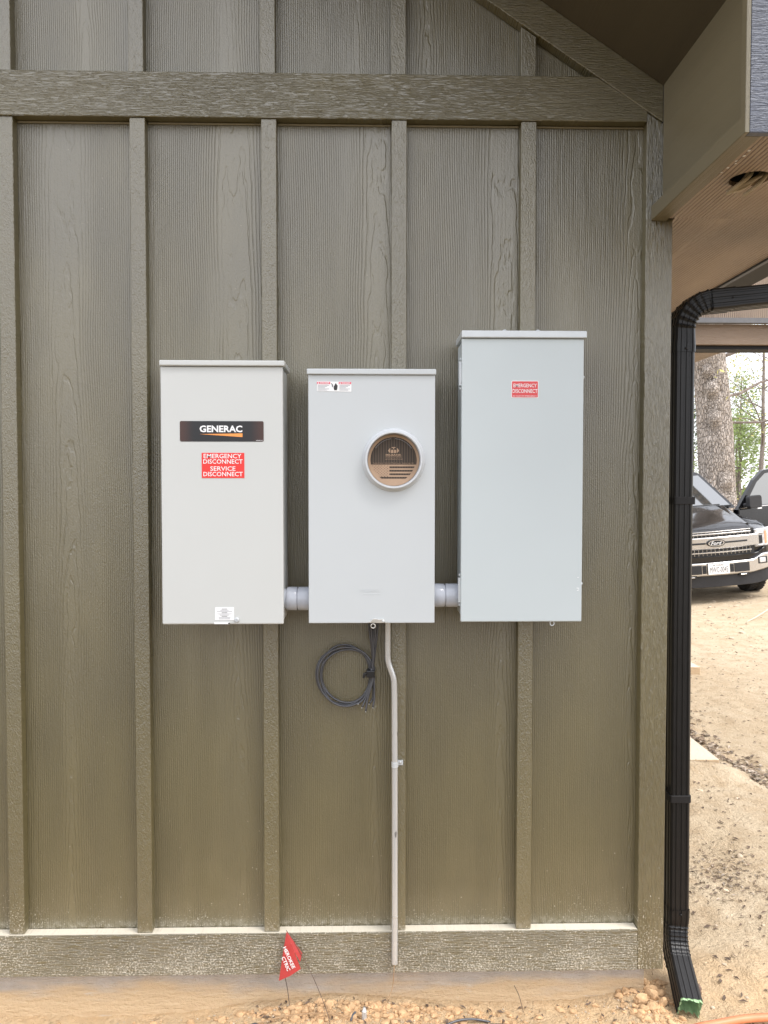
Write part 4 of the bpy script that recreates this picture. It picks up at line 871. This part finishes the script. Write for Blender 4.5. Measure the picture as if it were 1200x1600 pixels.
em = MB().prism([(0.132 * math.cos(a), 0.872 + 0.058 * math.sin(a)) for a in np.linspace(0, 2 * math.pi, 33)[:-1]], 0.008, 0.032).build('emblem', M['grille_black'], gr, bevel=0.004)
ring_ = MB()
P1 = [(0.115 * math.cos(a), 0.872 + 0.047 * math.sin(a)) for a in np.linspace(0, 2 * math.pi, 33)[:-1]]; P2 = [(0.098 * math.cos(a), 0.872 + 0.037 * math.sin(a)) for a in np.linspace(0, 2 * math.pi, 33)[:-1]]
ring_.loft([[(x, 0.007, z) for x, z in P1], [(x, 0.003, z) for x, z in P1], [(x, 0.003, z) for x, z in P2], [(x, 0.007, z) for x, z in P2]], caps=False); ring_.build('emblem_ring', M['chrome'], gr)
t_ = text_part('lettering', 'Ford', -0.078, 0.078, 0.846, 0.898, 0.004, M['lab_white'], gr, bold=0.012, shear=0.35)
for sx in (-1, 1):
    a, b_ = (0.60, 0.955) if sx > 0 else (-0.955, -0.60)
    hl = cbar('headlight', a, b_, 0.76, 1.015, 0.055, 0.06, 'lens', tr, n=10, zc=lambda x: (0.02 * (abs(x) - .6), 0.05 * (abs(x) - .6)), bev=0.01)
    a, b_ = (0.62, 0.72) if sx > 0 else (-0.72, -0.62)
    cbar('lamp_square', a, b_, 0.805, 0.925, 0.045, 0.02, 'grille_black', hl)
    a, b_ = (0.76, 0.80) if sx > 0 else (-0.80, -0.76); cbar('amber_strip', a, b_, 0.80, 0.98, 0.050, 0.01, 'amber', hl)
    a, b_ = (0.60, 0.74) if sx > 0 else (-0.74, -0.60); cbar('silver_frame', a, b_, 0.945, 0.965, 0.040, 0.02, 'chrome', hl); cbar('silver_frame', a, b_, 0.775, 0.792, 0.040, 0.02, 'chrome', hl)
cbar('bumper_top', -0.93, 0.93, 0.595, 0.675, 0.06, 0.10, 'carpaint', tr, zc=lambda x: (0.06 * sm(.55, .8, abs(x)), 0.09 * sm(.6, .8, abs(x))))
bp = cbar('bumper', -0.97, 0.97, 0.405, 0.592, -0.005, 0.10, 'chrome', tr, n=36, zc=lambda x: (0.06 * sm(.45, .9, abs(x)), 0.075 * sm(.5, .72, abs(x))), bev=0.015)
for x0, x1 in ((-0.46, -0.23), (0.23, 0.46)): cbar('bumper_inset', x0, x1, 0.435, 0.565, -0.014, 0.03, 'valance', bp)
for x0, x1 in ((-0.225, -0.165), (0.165, 0.225)):
    cbar('vent', x0, x1, 0.44, 0.56, -0.010, 0.03, 'grille_black', bp)
    for k in range(4): cbar('vent_fin', x0 + .004, x1 - .004, 0.455 + k * 0.027, 0.465 + k * 0.027, -0.014, 0.006, 'valance', bp, bev=0.001)
cbar('plate_recess', -0.165, 0.165, 0.425, 0.585, -0.008, 0.02, 'grille_black', bp)
for x0, x1 in ((-0.75, -0.60), (0.60, 0.75)):
    fg_ = cbar('fog_lamp', x0, x1, 0.52, 0.62, -0.012, 0.03, 'grille_black', bp); xa = (x0 + x1) / 2; cbar('fog_lens', xa - 0.055, xa + 0.045, 0.535, 0.605, -0.018, 0.012, 'lens', bp)
for x0, x1 in ((-0.44, -0.30), (0.30, 0.44)):
    cbar('tow_opening', x0, x1, 0.375, 0.425, -0.006, 0.05, 'grille_black', bp); cbar('tow_hook', x0 + .02, x1 - .03, 0.385, 0.402, -0.016, 0.02, 'chrome', bp)
cbar('valance', -0.95, 0.95, 0.235, 0.402, 0.035, 0.08, 'valance', tr, zc=lambda x: (0.05 * sm(.5, .95, abs(x)), 0.05 * sm(.45, .9, abs(x))))
pl = MB().prism(rrect(-0.1525, 0.1525, 0.428, 0.580, 0.012, 3), -0.024, -0.018).build('licence_plate', M['lab_white'], bp)
# lettering is flat print on the plate
text_part('lettering', 'MWC-0045', -0.128, 0.128, 0.452, 0.532, -0.0245, M['ink_dark'], bp, bold=0.0)
text_part('lettering', '★·TEXAS ·', -0.085, 0.085, 0.546, 0.570, -0.0245, M['ink_dark'], bp, bold=0.02)
MB().box(-0.9, 0.9, 0.3, 5.7, 0.38, 0.62).build('chassis', M['grille_black'], tr)
for (x, y) in ((-0.84, 0.97), (0.84, 0.97), (-0.84, 4.62), (0.84, 4.62)):
    wh = MB(); seg = 36; prof = [(-0.125, 0.26), (-0.13, 0.36), (-0.10, 0.395), (0.10, 0.395), (0.13, 0.36), (0.125, 0.26)]
    wh.loft([[(x + u, y + r * math.cos(2 * math.pi * k / seg), 0.395 + r * math.sin(2 * math.pi * k / seg)) for k in range(seg)] for u, r in prof])
    wo = wh.build('wheel', M['tyre'], tr, smooth='auto'); s_ = 1 if x > 0 else -1
    rm = MB(); rm.loft([[(x + s_ * u, y + r * math.cos(2 * math.pi * k / 24), 0.395 + r * math.sin(2 * math.pi * k / 24)) for k in range(24)] for u, r in ((0.10, 0.25), (0.128, 0.25), (0.128, 0.22), (0.11, 0.20), (0.11, 0.07), (0.135, 0.06))])
    rm.build('rim', M['chrome'], wo, smooth='auto')
    tdm = MB()
    for k in range(40):
        a = 2 * math.pi * k / 40
        for u0, u1, ph in ((-0.11, -0.02, 0), (0.02, 0.11, 0.5)):
            aa = a + ph * 2 * math.pi / 40; c_, s2 = math.cos(aa), math.sin(aa)
            n0 = tdm.addv([(x + u, y + (0.395 + h) * c_ - t * s2, 0.395 + (0.395 + h) * s2 + t * c_) for h in (-0.004, 0.009) for u, t in ((u0, -.018), (u1, -.018), (u1, .018), (u0, .018))])
            tdm.f += [tuple(n0 + i for i in q) for q in ((4, 5, 6, 7), (0, 1, 5, 4), (1, 2, 6, 5), (2, 3, 7, 6), (3, 0, 4, 7))]
    tdm.build('tread', M['tyre'], wo)
# open driver door
hx, hy, ang = 0.955, 1.46, R(66)
def dpt(u, v, z): return (hx + u * math.sin(ang) - v * math.cos(ang), hy + u * math.cos(ang) + v * math.sin(ang), z)   # u along the door, v into the cab side
def dprism(poly, v0, v1):
    b = MB(); k = len(poly); n = b.addv([dpt(u, v0, z) for u, z in poly] + [dpt(u, v1, z) for u, z in poly])
    b.f.append(tuple(n + i for i in range(k))); b.f.append(tuple(n + k + i for i in reversed(range(k))))
    for i in range(k): j = (i + 1) % k; b.f.append((n + i, n + k + i, n + k + j, n + j))
    return b
dr = dprism([(0, 0.50), (1.10, 0.50), (1.14, 0.9), (1.12, 1.24), (0, 1.24)], 0.0, 0.12).build('door', M['carpaint'], tr, bevel=0.02)
outer = [(0.02, 1.241), (1.12, 1.241), (1.04, 1.80), (0.92, 1.86), (0.62, 1.83), (0.40, 1.68)]; inner = [(0.17, 1.262), (1.05, 1.262), (0.985, 1.765), (0.89, 1.80), (0.66, 1.775), (0.47, 1.645)]
fb = MB(); rings = []
for poly, v in ((outer, 0.03), (inner, 0.03), (inner, 0.10), (outer, 0.10)): rings.append([dpt(u, v, z) for u, z in poly])
fb.loft(rings + [rings[0]], caps=False); fb.build('window_frame', M['carpaint'], dr, bevel=0.004, bseg=1)
dprism(inner, 0.055, 0.065).build('window', M['glass'], dr)
b = MB(); b.tube([dpt(0.07, 0.02, 1.243), dpt(1.12, 0.02, 1.243)], 0.012, 6); b.build('belt_trim', M['chrome'], dr)
mi = MB(); mi.loft([[dpt(0.10 + u, v, 1.33 + z) for u, z in rrect(-0.0, 0.27, -0.09, 0.11, 0.04, 3)] for v in (-0.14, -0.06)]); mi.tube([dpt(0.14, 0.02, 1.29), dpt(0.18, -0.1, 1.29)], 0.035, 8)
mi.build('mirror', M['valance'], dr, bevel=0.012)
dprism([(0.26, 1.218), (0.35, 1.218), (0.35, 1.236), (0.26, 1.236)], -0.145, -0.10).build('mirror_lamp', M['lab_white'], dr)
dprism([(0.86, 1.05), (1.05, 1.05), (1.05, 1.09), (0.86, 1.09)], -0.03, 0.0).build('handle', M['carpaint'], dr, bevel=0.008)

# ------------------------------------------------------------------ trees
def branch(mb, tips, p, d, L, r, depth, rng, droop=0.0, seg=5, wander=0.22, rmin=0.003):
    n = 5; pts = [p]; rad = [r]; dd = d.copy()
    for k in range(n):
        dd = (dd + Vector((rng.gauss(0, wander), rng.gauss(0, wander), rng.gauss(0, wander) - droop)) * 0.5).normalized()
        pts.append(pts[-1] + dd * (L / n)); rad.append(max(r * (1 - 0.62 * (k + 1) / n), rmin))
    mb.tube(pts, rad, max(3, seg), caps=False)
    if depth == 0: tips.append((pts[-1], dd)); tips.append((pts[3], dd)); return
    for c in range(rng.randint(2, 4) if depth > 1 else 3):
        k = rng.randint(2, n); q = pts[k]; a = Vector((rng.gauss(0, 1), rng.gauss(0, 1), rng.gauss(0.15, 0.7))).normalized()
        branch(mb, tips, q, (dd + a * rng.uniform(0.7, 1.2)).normalized(), L * rng.uniform(0.5, 0.75), rad[k] * 0.72, depth - 1, rng, droop, seg - 1, wander, rmin)
def leaves(spots, size, rng, per, spread):
    b = MB()
    for p, d in spots:
        for _ in range(per):
            c = p + Vector((rng.gauss(0, spread), rng.gauss(0, spread), rng.gauss(0, spread))); a = Vector((rng.gauss(0, 1), rng.gauss(0, 1), rng.gauss(0, 1))).normalized(); t = a.orthogonal().normalized(); s = size * rng.uniform(.6, 1.3)
            n = b.addv([c, c + a * s * .5 + t * s * .3, c + a * s, c + a * s * .5 - t * s * .3]); b.f.append((n, n + 1, n + 2, n + 3))
    return b
def tree(name, label, cat, x, y, h, r, seed, leaf, lsize, per, spread, lean=(0, 0), first=0.35, nb=9, depth=3, grp=None, bl=0.42, up_=0.25, trunkmat='branch'):
    rng = random.Random(seed); z0 = float(gz(x, y)) - 0.1; t = thing(name, label, cat, (x, y, z0), grp)
    pts = [Vector((x + lean[0] * k / 8 * h + rng.gauss(0, r * .25), y + lean[1] * k / 8 * h, z0 + h * k / 8)) for k in range(9)]; rad = [max(r * (1 - 0.85 * k / 8), 0.01) * (1.25 if k == 0 else 1) for k in range(9)]
    MB().tube(smooth_path(pts, 3), [float(np.interp(i, np.arange(9) * 3, rad)) for i in range(25)], 9).build('trunk', M[trunkmat], t, smooth=True)
    mb = MB(); tips = []
    for k in range(nb):
        f = first + (0.98 - first) * k / nb; i = int(f * 8); q = pts[i].lerp(pts[min(i + 1, 8)], f * 8 - i); a = rng.uniform(0, 6.28)
        branch(mb, tips, q, Vector((math.cos(a), math.sin(a), up_ + 0.5 * f)).normalized(), h * bl * (1.15 - f), max(r * (1 - f) * 0.5, 0.012), depth, rng, 0.03, 6)
    mb.build('limbs', M['branch'], t, smooth=True)
    if per: leaves(tips, lsize, rng, per, spread).build('crown', M[leaf], t)
    return t
# the great oak behind the truck
rng = random.Random(21); ox, oy = 7.10, 13.2
oak = thing('oak_tree', 'huge grey barked tree trunk with knots standing behind the truck', 'tree', (ox, oy, 0))
V = []; hs = np.linspace(-0.15, 9, 90); seg = 56; rings = []
for z in hs:
    lx = -0.085 * (z - 2); rad = 0.36 + 0.16 * math.exp(-max(z, 0) / 0.5) - 0.012 * max(z - 1, 0)
    ring = []
    for k in range(seg):
        a = 2 * math.pi * k / seg; nn = mnoise.noise(Vector((math.cos(a) * 1.5, math.sin(a) * 1.5, z * 0.5))) * 0.05 + mnoise.noise(Vector((math.cos(a) * 7, math.sin(a) * 7, z * 2.5))) * 0.022
        for (ka, kz, kr, kh) in ((-1.95, 3.55, .13, .10), (-1.95, 2.95, .13, .11), (-2.2, 3.9, .1, .05), (-1.4, 1.7, .15, .03)):
            da = (a - ka + math.pi) % (2 * math.pi) - math.pi; dd_ = math.hypot(da * rad, (z - kz)); nn += kh * math.exp(-(dd_ / kr) ** 2) - 0.07 * math.exp(-((dd_ - kr * 1.5) / (kr * .4)) ** 2)
        ring.append((ox + lx + (rad + nn) * math.cos(a), oy + (rad + nn) * math.sin(a), z))
    rings.append(ring)
MB().loft(rings).build('trunk', M['bark'], oak, smooth=True, origin=(ox, oy, 0))
mb = MB(); tips = []
for (z, az, L, r, upv) in ((2.9, -20, 3.6, .028, .12), (3.4, 30, 4.0, .035, .2), (4.2, -25, 4.5, .045, .15), (4.9, 5, 5, .08, .1), (5.6, 60, 5, .09, .3), (6.2, 180, 5, .1, .4), (6.8, 250, 5, .1, .4), (7.4, 100, 5, .1, .5), (8, -50, 5, .12, .5), (8.8, 10, 5, .14, .9), (8.9, 150, 5, .14, .9)):
    a = R(az); lx = -0.085 * (z - 2); branch(mb, tips, Vector((ox + lx + 0.2 * math.cos(a), oy + 0.2 * math.sin(a), z)), Vector((math.cos(a), math.sin(a), upv)).normalized(), L, r, 3, rng, 0.01, 6, 0.3)
mb.build('limbs', M['branch'], oak, smooth=True)
leaves(tips, 0.09, rng, 3, 0.18).build('crown', M['leaf_y'], oak)
spec = [  # bare and budding trees beyond the oak
    ('budding_tree', 'bare tree with a few yellow buds right behind the oak trunk', 13.6, 24.0, 9, .10, 'leaf_y', .11, 2, .25, 31),
    ('budding_tree', 'bare budding tree with wide limbs right of the oak', 16.4, 27.5, 10, .12, 'leaf_y', .13, 3, .3, 32),
    ('budding_tree', 'yellow green budding tree far right beyond the truck', 19.5, 31, 11, .14, 'leaf_y', .14, 4, .3, 33),
    ('budding_tree', 'thin bare tree left of the oak trunk at the wood edge', 10.0, 23.0, 9, .10, 'leaf_y', .10, 2, .25, 34),
    ('green_tree', 'bright green leafy tree low behind the open truck door', 17.2, 33.0, 4.6, .09, 'leaf_g', .15, 9, .40, 35),
    ('green_tree', 'mid green tree beyond the oak on its right side', 19.5, 38.0, 5.4, .10, 'leaf_g', .16, 9, .45, 36),
    ('green_tree', 'rounded green tree left of the oak in the wood', 13.0, 35.0, 5, .10, 'leaf_g', .16, 8, .45, 37),
    ('green_tree', 'broad green tree far to the right in the wood', 26, 40.0, 7, .12, 'leaf_g', .17, 9, .5, 38),
    ('budding_tree', 'bare budding tree standing beyond the porch side of the truck', 5.2, 27.0, 10, .14, 'leaf_y', .13, 3, .3, 43),
    ('green_tree', 'low green tree beyond the porch slab', 7.5, 34.0, 7, .12, 'leaf_g', .16, 9, .5, 44),
    ('pine_tree', 'tall dark pine with a bare lower trunk beyond the truck', 24.5, 48, 9, .13, 'leaf_g', .20, 7, .4, 39),
    ('pine_tree', 'dark pine standing left of the tall one in the wood', 21.8, 49, 7.5, .12, 'leaf_p', .20, 7, .4, 40),
    ('pine_tree', 'slender pine at the far right of the wood', 30, 50, 11, .13, 'leaf_p', .20, 7, .4, 41),
    ('pine_tree', 'slender pine behind the bare thin tree on the left', 17.5, 52, 9, .12, 'leaf_p', .20, 7, .4, 42)]
for nm, lab, x, y, h, r, lf, ls, per, spd, sd_ in spec:
    kw = dict(depth=3) if nm == 'budding_tree' else dict(depth=2, nb=14, first=0.2 if nm == 'green_tree' else 0.45, bl=0.34 if nm == 'green_tree' else 0.24)
    tree(nm, lab, 'tree', x, y, h, r, sd_, lf, ls, per, spd, **kw)
# far wood seen as one mass
rng = random.Random(50); b = MB()
for _ in range(5000):
    a = rng.uniform(-0.35, 1.25); dd_ = rng.uniform(55, 75); z = abs(rng.gauss(0, 1.7)) * (0.7 + 0.5 * math.sin(a * 23) ** 2) ; x = math.sin(a) * dd_; y = math.cos(a) * dd_
    s = rng.uniform(.35, .8); u = Vector((rng.gauss(0, 1), rng.gauss(0, 1), rng.gauss(0, 1))).normalized(); v = u.orthogonal().normalized(); c = Vector((x, y, z + .3))
    n = b.addv([c, c + u * s * .5 + v * s * .35, c + u * s, c + u * s * .5 - v * s * .35]); b.f.append((n, n + 1, n + 2, n + 3))
b.build('far_wood', M['leaf_g'], None, origin=(0, 0, 0), kind='stuff')
